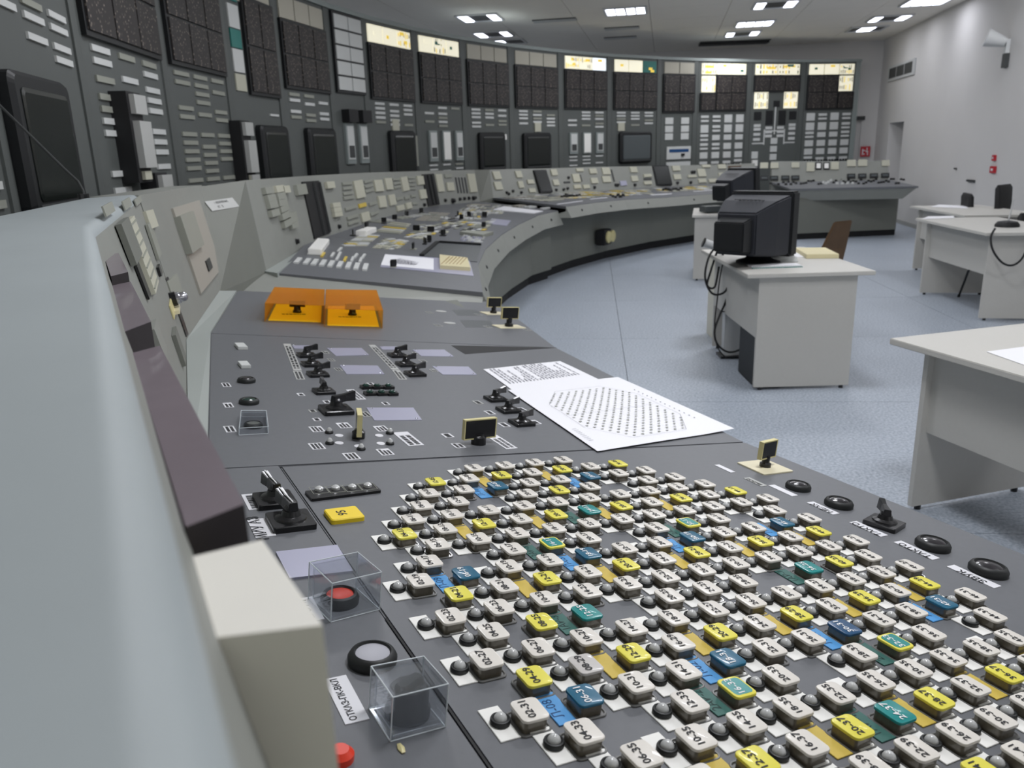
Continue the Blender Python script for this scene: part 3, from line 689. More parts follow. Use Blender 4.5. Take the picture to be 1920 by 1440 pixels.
def sw_handle(s):
    def f():
        mb = MB(); w1, w2 = s*.13, s*.10
        mb.rr(s*.3, s*.3, s*.1, [(0, 0), (s*.16, 0), (s*.22, s*.04)], 'black')
        mb.loft([[(-s*.16, -w1, s*.04), (-s*.16, w1, s*.04), (-s*.14, w1*.8, s*.30), (-s*.14, -w1*.8, s*.30)], [(s*.35, -w2, s*.08), (s*.35, w2, s*.08), (s*.35, w2*.7, s*.33), (s*.35, -w2*.7, s*.33)],
                 [(s*.72, -w1*.9, s*.06), (s*.72, w1*.9, s*.06), (s*.72, w1*.7, s*.40), (s*.72, -w1*.7, s*.40)]], 'black'); return mb.mesh('switch_handle', bevel=s*.012)
    return cached(('swh', round(s, 3)), f)
def switch(u, v, s, rz, rb=0, surf=None, ptr=False):
    F = (surf(u, v) if surf else SU(u, v)); b = link('rotary_switch', sw_base(s), F @ RZ(rb), near)
    link('switch_collar', sw_collar(s), F @ T(0, 0, s*.14), b); link('switch_handle', sw_handle(s), F @ T(0, 0, s*.26) @ RZ(rz), b)
    if ptr: link('pointer_line', MB().hexa([(-s*.1, -.001, s*.30), (s*.7, -.001, s*.40), (s*.7, .001, s*.40), (-s*.1, .001, s*.30)], [(-s*.1, -.001, s*.33), (s*.72, -.001, s*.42), (s*.72, .001, s*.42), (-s*.1, .001, s*.33)], 'ink_white').mesh('pointer'), F @ T(0, 0, s*.26) @ RZ(rz), b)
    return b
def tswitch(u, v, s, hw, hh, rz, plate=None, trim='cream_trim'):     # T handle with pale rim; hw x hh plate
    F = SU(u, v)
    b = link('key_switch', (MB().rr(*plate, .004, [(0, 0), (.003, 0), (.004, .001)], 'cream_ivory') if plate else MB().lathe([(s*.5, 0), (s*.5, s*.25), (s*.35, s*.35)], 'black', 20)).mesh('key_switch_base', smooth=not plate), F, near)
    link('switch_stem', MB().lathe([(s*.5, 0), (s*.5, s*.3), (s*.33, s*.4), (s*.33, s*(1.0 if plate else .5))], 'black', 18).mesh('switch_stem', smooth=True), F @ T(0, 0, .004 if plate else s*.2), b)
    G = F @ RZ(rz) @ T(0, 0, s*(1.0 if plate else .45))
    h = link('switch_handle', MB().box((-hw/2, -.006, 0), (hw/2, .006, hh), 'black').mesh('t_handle', bevel=.001), G, b)
    mb = MB(); t = .003
    for a_, c_ in (((-hw/2-t, -.0065, -t), (-hw/2, .0065, hh+t)), ((hw/2, -.0065, -t), (hw/2+t, .0065, hh+t)), ((-hw/2, -.0065, hh), (hw/2, .0065, hh+t)), ((-hw/2, -.0065, -t), (hw/2, .0065, 0))): mb.box(a_, c_, trim)
    link('handle_rim', mb.mesh('handle_rim'), G, b); return b
def pushknob(u, v, r, lens='dark_lens', dome=True, h=.5):
    F = SU(u, v); b = link('round_button', MB().lathe([(r, 0), (r*1.02, r*h*.5), (r*.9, r*h*.9), (r*.76, r*h), (r*.7, r*h*.8)], 'rubber', 28).mesh('button_ring', smooth=True), F, near)
    z = r*h*.8
    link('button_lens', MB().lathe([(r*.72, z-.003), (r*.72, z), (r*.5, z+(r*.10 if dome else .0015)), (r*.1, z+(r*.14 if dome else .002))], lens, 24).mesh('button_lens', smooth=True), F, b); return b
def minilamp(u, v, r=.011, par=None):
    F = SU(u, v); b = link('indicator_lamp', cached(('ml', r), lambda: MB().lathe([(r, 0), (r, .004), (r*.75, .007)], 'rubber', 16).mesh('indicator_base', smooth=True)), F, par or near)
    link('lamp_dome', cached(('mld', r), lambda: MB().lathe([(r*.68, .006), (r*.6, .011), (r*.3, .015), (r*.05, .0155)], 'lamp_glass', 14).mesh('indicator_dome', smooth=True)), F, b)

# second panel, left column
for u, v in ((452, 652), (458, 687)): item(SU, u, v, 18, 11, .012, 'strip_white', near, 'small_lamp_block', bevel=.001)
pushknob(462, 716, .028, 'dark_lens'); pushknob(467, 756, .028, 'green_lens'); pushknob(475, 800, .024, 'strip_dim', False)
label(424, 722, .05, .024, 2); label(428, 760, .05, .024, 2); label(431, 805, .055, .026, 2)
# switch groups
for gx, (pts_, lab) in enumerate(((((575, 668), (584, 685), (596, 704)), ((610, 661), (621, 675), (634, 693))), (((745, 668), (761, 685), (778, 703)), ((780, 663), (793, 677), (813, 695))))):
    for (u, v) in pts_: switch(u, v, .066, math.radians(25))
    for (u, v) in lab: label(u, v, .045, .022, 2, m='label_grey')
for a, b in (((538, 645), (558, 695)), ((557, 696), (564, 712)), ((697, 647), (741, 693)), ((742, 694), (756, 712))):
    F0_, F1_ = SU(*a), SU(*b); d_ = (F0_.translation-F1_.translation); Fm = frame((F0_.translation+F1_.translation)/2, d_, PN)
    L_ = d_.length; o_ = link('label_plate', boxmesh(L_, .028, .0012, 'label_grey'), Fm, near); lines(Fm @ T(0, 0, .0008), L_, .028, 2, o_, 'ink', seed=int(a[0]))
for q in (((613, 653), (678, 653), (692, 666), (630, 668)), ((637, 685), (708, 686), (721, 702), (650, 702)), ((773, 656), (833, 656), (851, 669), (790, 668)), ((810, 687), (878, 688), (894, 703), (830, 703)),
          ((687, 765), (775, 765), (791, 788), (702, 789)), ((547, 648), (580, 648), (586, 654), (552, 654)), ((712, 650), (745, 650), (750, 656), (717, 656))):
    blank([q[3], q[2], q[1], q[0]])
switch(607, 736, .062, math.radians(85)); label(564, 740, .032, .02); label(613, 754, .032, .02)
label(667, 740, .125, .026, 2)
for u, v in ((686, 728), (707, 728), (728, 728), (693, 740), (715, 740), (735, 740)):
    F = SU(u, v); b = link('lamp_module', cached('lm', lambda: MB().rr(.034, .034, .003, [(0, 0), (.008, 0)], 'black').mesh('lamp_module')), F, near)
    link('lamp_dome', cached('lmd', lambda: MB().lathe([(.011, .007), (.011, .012), (.005, .016), (.001, .0165)], 'green_lens', 14).mesh('lamp_module_dome', smooth=True)), F, b)
label(695, 720, .03, .02); label(723, 757, .032, .02)
switch(630, 772, .085, math.radians(20)); label(586, 771, .028, .02, m='label_grey'); label(594, 787, .028, .02); label(685, 777, .05, .026, 2, m='label_grey')
tswitch(672, 821, .034, .065, .052, math.radians(75))
for u, v in ((617, 812), (618, 832), (677, 843), (731, 813), (731, 833)): minilamp(u, v)
ov = MB().lathe([(.013, 0), (.013, .0012)], 'label_white', 20).mesh('oval_label')
for u, v in ((636, 817), (636, 831), (672, 837), (711, 817), (714, 832)): link('oval_label', ov, SU(u, v) @ Matrix.Diagonal((.8, 1, 1, 1)), near)
for u, v in ((594, 805), (594, 837), (645, 798), (659, 856), (715, 804), (722, 848)): label(u, v, .05, .033, 3)
label(765, 823, .12, .042, 2)
tswitch(897, 832, .040, .090, .048, math.radians(4))
label(839, 817, .036, .026); label(859, 836, .04, .028, 2); label(940, 829, .12, .034, 2)
for (u, v) in ((929, 750), (953, 771), (978, 795)): switch(u, v, .062, math.radians(22))
for (u, v) in ((896, 755), (918, 774), (945, 797), (978, 768), (1003, 792)): label(u, v, .04, .024, 1, m='label_white' if u > 910 else 'label_grey')
# first panel, left side
switch(515, 942, .075, math.radians(100), ptr=True); switch(545, 982, .08, math.radians(100), ptr=True)
F = SU(644, 925); mod = link('lamp_strip', MB().rr(.150, .048, .003, [(0, 0), (.006, 0)], 'black').mesh('lamp_strip'), F @ RZ(.06), near)
for k, (u, v) in enumerate(((598, 924), (629, 922), (660, 920), (689, 917))):
    G = SU(u, v) @ T(0, 0, .006); link('lamp_dome', cached('lsd', lambda: MB().lathe([(.009, 0), (.009, .005), (.004, .009), (.001, .0095)], 'lamp_glass', 14).mesh('strip_lamp', smooth=True)), G, mod)
    mb = MB(); s_ = .0165
    for a_, c_ in (((-s_, -s_*1.25, 0), (s_, -s_*1.25+.001, .0006)), ((-s_, s_*1.25-.001, 0), (s_, s_*1.25, .0006)), ((-s_, -s_*1.25, 0), (-s_+.001, s_*1.25, .0006)), ((s_-.001, -s_*1.25, 0), (s_, s_*1.25, .0006))): mb.box(a_, c_, 'strip_dim')
    link('lamp_border', mb.mesh('lamp_border'), G, mod)
F = SU(645, 970); yb = link('square_button', MB().rr(.066, .058, .006, [(0, 0), (.008, 0), (.010, .002)], 'yellow_box', seg=5).mesh('square_button', smooth=True), F @ RZ(.02), near)
text('95', .026, F @ T(-.004, 0, .0104) @ TR, yb, 'ink', 'lettering')
label(474, 941, .085, .03, 1, m='label_white'); label(490, 990, .085, .036, 1, 'МИУ АЗ')
blank([(543, 1088), (662, 1074), (632, 1025), (517, 1038)], screws=False, name='blank_plate', d=.004)
label(578, 1143, .072, .03, 1, 'ВОМ', size=.026)
label(648, 1311, .098, .030, 1, 'ОТКАЗ-ПК-ВКЛ', size=.0122)
pushknob(637, 1129, .029, 'red_lens', False, .6); pushknob(698, 1240, .033, 'grey_lens', False, .5)
F = SU(764, 1338); kb = link('round_knob', MB().lathe([(.028, 0), (.028, .010), (.025, .014), (.025, .034), (.021, .039)], 'rubber', 28).mesh('round_knob', smooth=True), F, near)
link('knob_grip', MB().rr(.044, .020, .008, [(.036, 0), (.044, .001), (.047, .004)], 'rubber').mesh('knob_grip', smooth=True), F @ RZ(.5), kb)
link('red_marker', MB().lathe([(.016, 0), (.016, .008), (.01, .014)], 'red_lens', 18).mesh('red_marker', smooth=True), SU(637, 1424), near)
# clear covers (lift off boxes)
def cover(px4, h, name, lb, m='clear_acrylic', base=0, edge=True, nofront=False):
    P4 = [V((*SP(*q), 0)) for q in px4]; c = sum(P4, V((0, 0, 0)))/4; P4 = [p-c for p in P4]
    F = SF @ Matrix.Translation(c+V((0, 0, .0005))); r = link(name, None, F, None, lb, 'cover')
    t = .003; P4 = [p*1.0 for p in P4]; I4 = [p*(1-t*2/p.length) for p in P4]; up = V((0, 0, h)); mb = MB()
    for i in range(4):
        if nofront and i == 0: continue
        j = (i+1) % 4; mb.hexa([P4[i], P4[j], I4[j], I4[i]], [P4[i]+up, P4[j]+up, I4[j]+up, I4[i]+up], m)
    link('cover_walls', mb.mesh('cover_walls'), F, r)
    link('cover_top', MB().hexa([p+up-V((0, 0, t)) for p in I4], [p+up for p in I4], m).mesh('cover_top'), F, r)
    if edge:
        mb = MB(); e = .0009
        for i in range(4):
            j = (i+1) % 4
            for A_, B_ in ((P4[i], P4[j]), (P4[i]+up, P4[j]+up), (P4[i], P4[i]+up)): mb.tube([A_, B_], e, 'acrylic_edge', 5)
        link('cover_edges', mb.mesh('cover_edges'), F, r)
    return r
cover([(578, 1124), (620, 1167), (712, 1143), (668, 1103)], .062, 'clear_cover', 'clear acrylic box over the red push button')
cover([(692, 1329), (732, 1391), (835, 1363), (790, 1308)], .058, 'clear_cover', 'clear acrylic box over the black knob near the lower edge')
cover([(447, 811), (448, 816), (503, 813), (499, 782), (452, 782)][1:], .018, 'clear_cover', 'small low clear cover over the ring button left of the switches')
for px4, lb in (([(496, 603), (607, 607), (608, 572), (514, 568)], 'left one of the two orange transparent covers'), ([(608, 613), (717, 616), (705, 572), (610, 572)], 'right one of the two orange transparent covers')):
    r = cover(px4, .085, 'orange_cover', lb, 'orange_acrylic', edge=False, nofront=True)
    P4 = [V((*SP(*q), 0)) for q in px4]; c = sum(P4, V((0, 0, 0)))/4; F = SF @ Matrix.Translation(c)
    b = link('switch_plate', MB().hexa([(p-c)*.90 for p in P4], [(p-c)*.90+V((0, 0, .0004)) for p in P4], 'yellow_box').mesh('yellow_plate'), F @ T(0, 0, .0006), near)
    link('switch_stem', knob_mesh(.022, .03), F @ T(0, 0, .001), b); link('switch_handle', boxmesh(.075, .018, .03, 'black'), F @ T(0, 0, .03) @ RZ(.1), b)
    lines(F @ T(0, -.06, .0012), .2, .03, 1, b, 'ink', seed=3, fill=.3)
# third panel, right
for u, v in ((827, 584), (843, 606)): link('ring_insert', MB().lathe([(.03, 0), (.03, .002), (.02, .003), (.016, .0005)], 'label_grey', 24).mesh('ring_insert', smooth=True), SU(u, v), near)
for u, v in ((805, 586), (821, 610), (897, 590), (915, 613), (987, 618)): label(u, v, .06, .03, 2, m='label_grey')
for q in (((848, 581), (893, 581), (905, 592), (858, 592)), ((862, 600), (918, 601), (930, 614), (873, 614))): blank([q[3], q[2], q[1], q[0]], 'panel_edge', False, 'faded_plate', .0005)
tswitch(925, 588, .04, .085, .05, math.radians(4), (.13, .10)); tswitch(954, 613, .045, .095, .055, math.radians(4), (.15, .10))
# right edge of the first panel
tswitch(1434, 877, .03, .062, .042, math.radians(12), (.105, .098))
label(1359, 879, .06, .016, 0); label(1416, 904, .06, .02, 1, 'ВЫЗОВ', m='label_grey', size=.014); label(1468, 920, .075, .02, 0); label(1543, 953, .075, .022, 1, 'МЕАК', size=.02); label(1628, 992, .080, .024, 1, 'ТАКТО', size=.021)
label(1718, 1032, .088, .024, 1, 'ТАКТО', size=.021); label(1825, 1081, .094, .024, 1, 'ЗВУК', size=.022)
for u, v, r_ in ((1496, 916, .030), (1572, 948, .032), (1748, 1026, .034), (1852, 1073, .035)): pushknob(u, v, r_, 'dark_lens')
switch(1657, 985, .070, math.radians(50), .3)
link('crumb', MB().lathe([(.006, 0), (.007, .002), (.002, .004)], 'cream_trim', 6).mesh('paint_chip'), SU(752, 1405) @ Matrix.Diagonal((.6, 1.4, 1, 1)), near)

# papers on the desk
def sheet(pts4, name, lb, z=.001, cat='paper'):
    P4 = [V((*SP(*q), 0)) for q in pts4]; c = sum(P4, V((0, 0, 0)))/4; F = SF @ Matrix.Translation(c+V((0, 0, z)))
    mb = MB(); n = 8; vs = []
    for j in range(n+1):
        for i in range(n+1):
            s_, t_ = i/n, j/n; p = (P4[0]*(1-s_)*(1-t_)+P4[1]*s_*(1-t_)+P4[2]*s_*t_+P4[3]*(1-s_)*t_)-c
            p.z = .0006*math.sin(s_*5+t_*4)+.001+.004*max(0, s_-.8)*5*max(0, 1-t_)*(1 if cat == 'paper' else 0); vs.append(p)
    m2 = len(vs); vs2 = vs+[p-V((0, 0, .0004)) for p in vs]; fs = []
    for j in range(n):
        for i in range(n): a = j*(n+1)+i; fs += [(a, a+1, a+n+2, a+n+1), (m2+a, m2+a+n+1, m2+a+n+2, m2+a+1)]
    mb.add(vs2, fs, 'paper'); o_ = link(name, mb.mesh(name, smooth=True), F, None, lb, cat)
    return o_, F, [p-c for p in P4]
o1, F1, q = sheet([(968, 738), (1125, 715), (1050, 678), (906, 693)], 'printed_sheet', 'printed list sheet lying under the large plotted sheet on the desk', .001)
mb = MB(); r_ = random.Random(5)
def bil(q, s_, t_, z): p = q[0]*(1-s_)*(1-t_)+q[1]*s_*(1-t_)+q[2]*s_*t_+q[3]*(1-s_)*t_; return (p.x, p.y, z)
for i in range(22):
    s0 = .06+i*.04; t = .32
    while t < .92:
        l = r_.uniform(.03, .12); mb.quad([bil(q, s0, t, .0034), bil(q, s0+.012, t, .0034), bil(q, s0+.012, t+l, .0034), bil(q, s0, t+l, .0034)], 'ink_grey'); t += l+.02
        if r_.random() < .12: break
link('small_print', mb.mesh('print'), F1, o1)
o2, F2, q = sheet([(1120, 849), (1376, 808), (1158, 709), (952, 733)], 'plotted_sheet', 'large sheet with a dotted core map inside an octagon outline, on the desk edge', .0035)
mb = MB()
def onp(s_, t_): return bil(q, s_, t_, .0036)
oc = [(.12, .28), (.12, .66), (.3, .86), (.70, .86), (.86, .66), (.86, .28), (.70, .08), (.3, .08)]
def seg(a, b, w_=.0012):
    A_, B_ = V(onp(*a)), V(onp(*b)); d_ = (B_-A_); n_ = V((-d_.y, d_.x, 0)).normalized()*w_/2; mb.quad([A_-n_, B_-n_, B_+n_, A_+n_], 'ink_grey')
for a, b in zip(oc, oc[1:]+oc[:1]): seg(a, b)
seg((.12, .47), (.86, .47), .0008)
for i in range(24):
    for j in range(24):
        s_, t_ = .14+i*.0305, .1+j*.0325
        if (i+j) % 2 or abs(s_-.49)+abs(t_-.47)*1.0 > .58: continue
        if s_ > .84 or t_ > .84: continue
        mb.quad([onp(s_, t_), onp(s_+.018, t_), onp(s_+.018, t_+.012), onp(s_, t_+.012)], 'label_grey' if (i*7+j*3) % 4 else 'strip_dim')
for k in range(14): seg((.9, .2+.04*k), (.905, .2+.04*k+.012), .004)
for k in range(9): seg((.03, .12+.02*k), (.06, .12+.02*k), .002)
link('plot_print', mb.mesh('print'), F2, o2)
# ------------------------------------------------------------------ far consoles
def console(name, lb, rear, front, top, apron=.14, bodyin=.28, rup=None):
    """rear/front: lists of points on the desk edges, top: list of upper edge points of the upright (same count)"""
    r = empty(name, (sum(p.x for p in front)/len(front), sum(p.y for p in front)/len(front), 0), lb, 'control console')
    n = len(rear)
    for i in range(n-1):
        a, b, c, d = front[i], front[i+1], rear[i+1], rear[i]
        dz = V((0, 0, .03)); pts = [a, b, c, d]
        if (b-a).cross(d-a).z < 0: pts = [a, d, c, b]
        link('desk_top', MB().tri([p-dz for p in pts], pts, 'panel_gray').mesh('console_top'), None, r)
        f1, f2 = front[i], front[i+1]; rin = lambda p, k, z: V((p.x, p.y, 0))+(OC-p).normalized().xyz*k+V((0, 0, z))
        def rr_(p, k, z): q_ = V((OC.x-p.x, OC.y-p.y, 0)).normalized(); return V((p.x, p.y, z))+q_*k
        la, lb_ = rr_(f1, .07, f1.z-apron), rr_(f2, .07, f2.z-apron); ba, bb = rr_(f1, -bodyin, f1.z-apron), rr_(f2, -bodyin, f2.z-apron)
        link('apron', MB().add([f1-dz*.2, f2-dz*.2, lb_, la, bb, ba, f2-V((0, 0, .06)), f1-V((0, 0, .06))], [(0, 1, 2, 3), (3, 2, 4, 5), (0, 3, 5, 7), (1, 6, 4, 2)], 'console_gray').mesh('apron'), None, r)
        m_ = (f1+f2)/2; m2 = (la+lb_)/2; nn_ = (f2-f1).cross(la-f1)
        if nn_.dot(CAM-f1) < 0: nn_ = -nn_
        link('screw_cap', cached('scap', lambda: MB().lathe([(.016, 0), (.012, .008)], 'bezel', 8).mesh('screw_cap')), frame((m_+m2)/2, f2-f1, nn_), r)
        g1, g2 = [V((p.x, p.y, .12)) for p in (ba, bb)]; k1, k2 = rr_(rear[i], .05, ba.z), rr_(rear[i+1], .05, bb.z)
        vs = [g1, g2, bb, ba, V((k1.x, k1.y, .12)), V((k2.x, k2.y, .12)), k2, k1]
        link('console_body', MB().add(vs, [(0, 1, 2, 3), (1, 5, 6, 2), (5, 4, 7, 6), (4, 0, 3, 7), (3, 2, 6, 7), (0, 4, 5, 1)], 'console_body').mesh('console_body'), None, r)
        vs = [V((p.x, p.y, z)) for z in (0, .12) for p in (rr_(g1, -.05, 0), rr_(g2, -.05, 0), k2, k1)]
        link('kick_base', MB().add(vs, [(0, 1, 5, 4), (1, 2, 6, 5), (2, 3, 7, 6), (3, 0, 4, 7), (4, 5, 6, 7)], 'kick_black').mesh('kick_base'), None, r)
        ru = rup or rear; upright('instrument_upright', ru[i], ru[i+1], top[i+1], top[i], 'console_gray', .16, r, 'board_edge', .02)
    return r
def zt(a): # upper edge height of the uprights along the arc
    P_ = ((88, 1.18), (105, 1.266), (118.8, 1.323), (121.8, 1.335), (137.8, 1.40), (153, 1.435), (160, 1.445))
    a = min(max(a, 88), 160)
    for (a0, z0), (a1, z1) in zip(P_, P_[1:]):
        if a0 <= a <= a1: return z0+(z1-z0)*(a-a0)/(a1-a0)
def deg(p): return math.degrees(math.atan2(p.y-OC.y, p.x-OC.x))
def topof(p):
    a = math.radians(deg(p)); r = math.hypot(p.x-OC.x, p.y-OC.y)+.07; return V((OC.x+r*math.cos(a), OC.y+r*math.sin(a), zt(math.degrees(a))))
rearA = [CY(520, 512, 10.8), CY(570, 460, 10.9)]+[CY(u, v, 10.95) for u, v in ((615, 443), (705, 412), (770, 394), (830, 384), (900, 378))]
frontA = [Z(905, 548, .72), Z(896, 497, .755), Z(910, 467, .785), Z(940, 440, .80), Z(973, 420, .82), Z(1010, 403, .84), Z(1046, 395, .85)]
rupA = [B2]+rearA[1:]; topA = [T2]+[topof(p) for p in rearA[1:]]
A = console('curved_console', 'curved grey console behind the orange covers, crowded with small keys', rearA, frontA, topA, .17, .10, rupA)
rearB = [CY(925, 371, 10.95), CY(1010, 366, 10.95), CY(1120, 358, 10.95), CY(1240, 350, 10.95), CY(1370, 343, 10.95), CY(1420, 341, 10.95)]
frontB = [CY(u, v, 9.3) for u, v in ((1061, 387), (1110, 380), (1170, 374), (1250, 369.5), (1343, 362.5), (1400, 360))]
tpB = [(918, 318), (1005, 316), (1115, 313), (1235, 311), (1365, 308), (1415, 306)]
topB = [CY(u, v, 11.1) for u, v in tpB]
B = console('curved_console', 'far curved grey console with two black screens in front of the mimic board', rearB, frontB, topB)
# corner panels joining the uprights
upright('corner_upright', rearA[-1], rearB[0], topB[0], topA[-1], 'console_body', .16, A)
lq = [Z(u, v, z) for u, v, z in ((494, 508, .872), (520, 512, .872), (590, 455, .872), (572, 452, .872))]
link('ledge', MB().hexa([p-V((0, 0, .03)) for p in lq], lq, 'ledge').mesh('ledge'), None, A)
# end panel of A standing on the near desk
b0_, b1_ = SF @ V((*SP(432, 547), -.03)), SF @ V((*SP(905, 572), -.03)); t0_, t1_ = Z(500, 512, .86), frontA[0]-V((0, 0, .03)); th = V((0, .08, 0))
link('end_panel', MB().add([b0_, b1_, t1_, t0_, b0_+th, b1_+th, t1_+th, t0_+th], [(0, 1, 2, 3), (1, 5, 6, 2), (4, 7, 6, 5), (0, 3, 7, 4), (3, 2, 6, 7)], 'console_gray').mesh('end_panel'), None, A)

SA = Surf([(rupA[i], rupA[i+1], topA[i+1], topA[i]) for i in range(6)])
SB = Surf([(rearB[i], rearB[i+1], topB[i+1], topB[i]) for i in range(5)])
DA = Surf([(frontA[i], frontA[i+1], rearA[i+1], rearA[i]) for i in range(6)])
DB = Surf([(frontB[i], frontB[i+1], rearB[i+1], rearB[i]) for i in range(5)])
def batch(S, par, ox, oy, k, rows, m, d=.02, nm='label_block'):
    for x, y, w_, h in rows: item(S, ox+x/k, oy+y/k, w_/k, h/k, d, m, par, nm)
k1 = 5.538
for m, d, rows in (('strip_dim', .03, [(657, 322, 85, 72), (680, 400, 85, 72), (700, 470, 85, 72), (720, 555, 85, 72), (785, 380, 85, 72), (800, 450, 85, 66), (815, 510, 85, 62), (830, 580, 85, 70), (850, 660, 80, 70), (905, 575, 70, 50), (915, 625, 70, 50), (925, 680, 70, 55), (1000, 310, 100, 110)]),
        ('strip_cream', .03, [(770, 305, 85, 72), (838, 310, 70, 76), (1305, 262, 80, 70), (1365, 470, 80, 48), (1375, 520, 80, 48), (1385, 568, 80, 45)])): batch(SA, A, 380, 300, k1, rows, m, d)
def slotpanel(S, u, v, w_, h, par):
    o_, F, sx, sy = item(S, u, v, w_, h, .012, 'kick_black', par, 'rack_opening', bevel=0)
    for q in (-.05, .25): link('rack_rail', boxmesh(.01, sy*.94, .02, 'vent_dark'), F @ T(q*sx, 0, .012), o_)
slotpanel(SA, 596, 391, 38, 104, A); slotpanel(SA, 807, 356, 22, 60, A)
batch(SA, A, 640, 300, 6, [(190, 330, 100, 200), (410, 290, 90, 130), (525, 270, 75, 130), (705, 270, 70, 160), (880, 230, 70, 100), (910, 385, 70, 105), (1100, 260, 70, 200), (1220, 300, 75, 95), (1465, 260, 80, 210), (450, 470, 80, 130), (562, 450, 70, 120), (655, 540, 80, 60), (750, 515, 60, 70), (260, 640, 90, 100)], 'strip_cream', .02)
batch(SA, A, 640, 300, 6, [(55, 265, 105, 30), (60, 320, 105, 30), (68, 375, 110, 32), (75, 425, 115, 34), (300, 240, 100, 26), (305, 292, 100, 30), (312, 345, 100, 30), (610, 220, 80, 24), (618, 262, 80, 26), (625, 305, 80, 26), (775, 200, 70, 20), (785, 240, 75, 22), (790, 285, 70, 20), (795, 322, 70, 20), (1198, 180, 80, 40), (645, 435, 70, 30), (732, 425, 55, 35), (803, 407, 50, 25), (100, 540, 130, 34), (348, 490, 90, 34), (120, 640, 130, 34), (130, 700, 130, 34), (365, 600, 100, 30), (820, 490, 60, 24)], 'strip_dim', .015, 'label_strip')
batch(SA, A, 640, 300, 6, [(230, 510, 80, 45)], 'gold_plate', .015)
batch(SA, A, 640, 300, 6, [(1300+i*34, 285, 14, 180) for i in range(4)], 'vent_dark', .006, 'slot')
for x, y, s_ in ((1165, 455, 40), (1250, 460, 60), (1330, 440, 40), (1380, 435, 40), (1430, 430, 40), (1480, 430, 50), (930, 505, 40), (1500, 425, 40)): pknob(SA, 640+x/6, 300+y/6, s_/4.6, A)
for u, v, s_ in ((555, 453, 14), (635, 425, 11), (687, 424, 11), (612, 452, 14), (623, 451, 14), (641, 446, 8)): pknob(SA if u != 612 else SA, u, v, s_, A)
# desk keys on A
for i, x in enumerate((990, 1085, 1165, 1250, 1335, 1425, 1515, 1600, 1690)): item(DA, 380+x/k1, 300+(1052+i*8.5)/k1, 12, 9, .012, 'strip_white', A, 'desk_key')
for x, y, m in ((1115, 965, 'w'), (1250, 990, 'y'), (1350, 990, 'w'), (1420, 985, 'w'), (1425, 935, 'w'), (1480, 1035, 'y'), (1555, 1035, 'w'), (1590, 1000, 'w'), (1640, 1045, 'w'), (1670, 1005, 'w'), (1400, 1025, 'w')): item(DA, 380+x/k1, 300+y/k1, 9, 5, .01, 'strip_white' if m == 'w' else 'gold_plate', A, 'desk_key')
for x, y, w_, h in ((1210, 930, 26, 13), (1700, 770, 22, 8)):
    F = DA.hit(380+x/k1, 300+y/k1); link('white_case', boxmesh(w_/ppm(F, 0), .1, .05, 'white_plate', .006), F, A)
blob = [(285, 750), (735, 620), (845, 790), (1005, 805), (1145, 840), (1310, 620), (1435, 630), (1610, 630), (1600, 750), (810, 995), (940, 935), (990, 910), (585, 1200), (900, 585), (130, 840), (1350, 660), (480, 700), (600, 665)]
for i, (x, y) in enumerate(blob):
    F = DA.hit(640+x/6, 300+y/6+2); s_ = (88 if i in (0, 1, 2, 3, 4, 9, 12) else 60)/6/max(ppm(F, 0), ppm(F, 1))
    b = link('desk_switch', boxmesh(s_*.8, s_*.8, .008, 'strip_dim' if i in (9, 12, 2, 3) else 'black'), F, A); link('switch_grip', boxmesh(s_*.9, s_*.25, .05, 'black', .004), F @ T(0, 0, .01) @ RZ(i*.7), b)
def qbox(S, px4, z0, z1, m, name, par):
    P_ = [S.hit(*q) for q in px4]; n_ = V((P_[0][0][2], P_[0][1][2], P_[0][2][2])); P_ = [q.translation for q in P_]
    o_ = link(name, MB().hexa([p+n_*z0 for p in P_], [p+n_*z1 for p in P_], m).mesh(name), None, par)
    return o_, frame(sum(P_, V((0, 0, 0)))/4+n_*z1, P_[1]-P_[0], n_), (P_[1]-P_[0]).length, (P_[3]-P_[0]).length
qbox(DA, ((713, 501), (888, 518), (880, 488), (722, 477)), 0, .003, 'lilac_plate', 'desk_mat', A)
o_, F, sx, sy = qbox(DA, ((714, 498), (813, 507), (813, 486), (722, 478)), .003, .006, 'paper', 'key_sheet', A); lines(F, sx*.6, sy*.7, 9, o_, 'ink_grey')
o_, F, sx, sy = qbox(DA, ((825, 505), (882, 509), (876, 490), (824, 484)), .003, .03, 'book_cream', 'key_block', A)
for i in range(6): link('key_groove', boxmesh(sx*.03, sy*.7, .002, 'brush_gold'), F @ T(sx*(-.3+.12*i), 0, .0), o_)
pts = [DA.hit(640+x/6, 300+y/6).translation for x, y in ((930, 1085), (1530, 1150), (1570, 965), (1105, 935))]
link('desk_recess', MB().hexa([p+V((0, 0, -.01)) for p in pts], [p+V((0, 0, .004)) for p in pts], 'panel_edge').mesh('desk_recess'), None, A)
mb = MB(); mb.hexa([pts[3], pts[2], pts[2]+V((.02, .03, 0)), pts[3]+V((.02, .03, 0))], [p+V((0, 0, .02)) for p in (pts[3], pts[2], pts[2]+V((.02, .03, 0)), pts[3]+V((.02, .03, 0)))], 'bezel'); mb.hexa([pts[0], pts[3], pts[3]+V((-.03, .02, 0)), pts[0]+V((-.03, .02, 0))], [p+V((0, 0, .02)) for p in (pts[0], pts[3], pts[3]+V((-.03, .02, 0)), pts[0]+V((-.03, .02, 0)))], 'bezel')
link('recess_edge', mb.mesh('recess_edge'), None, A)
rk = random.Random(21)
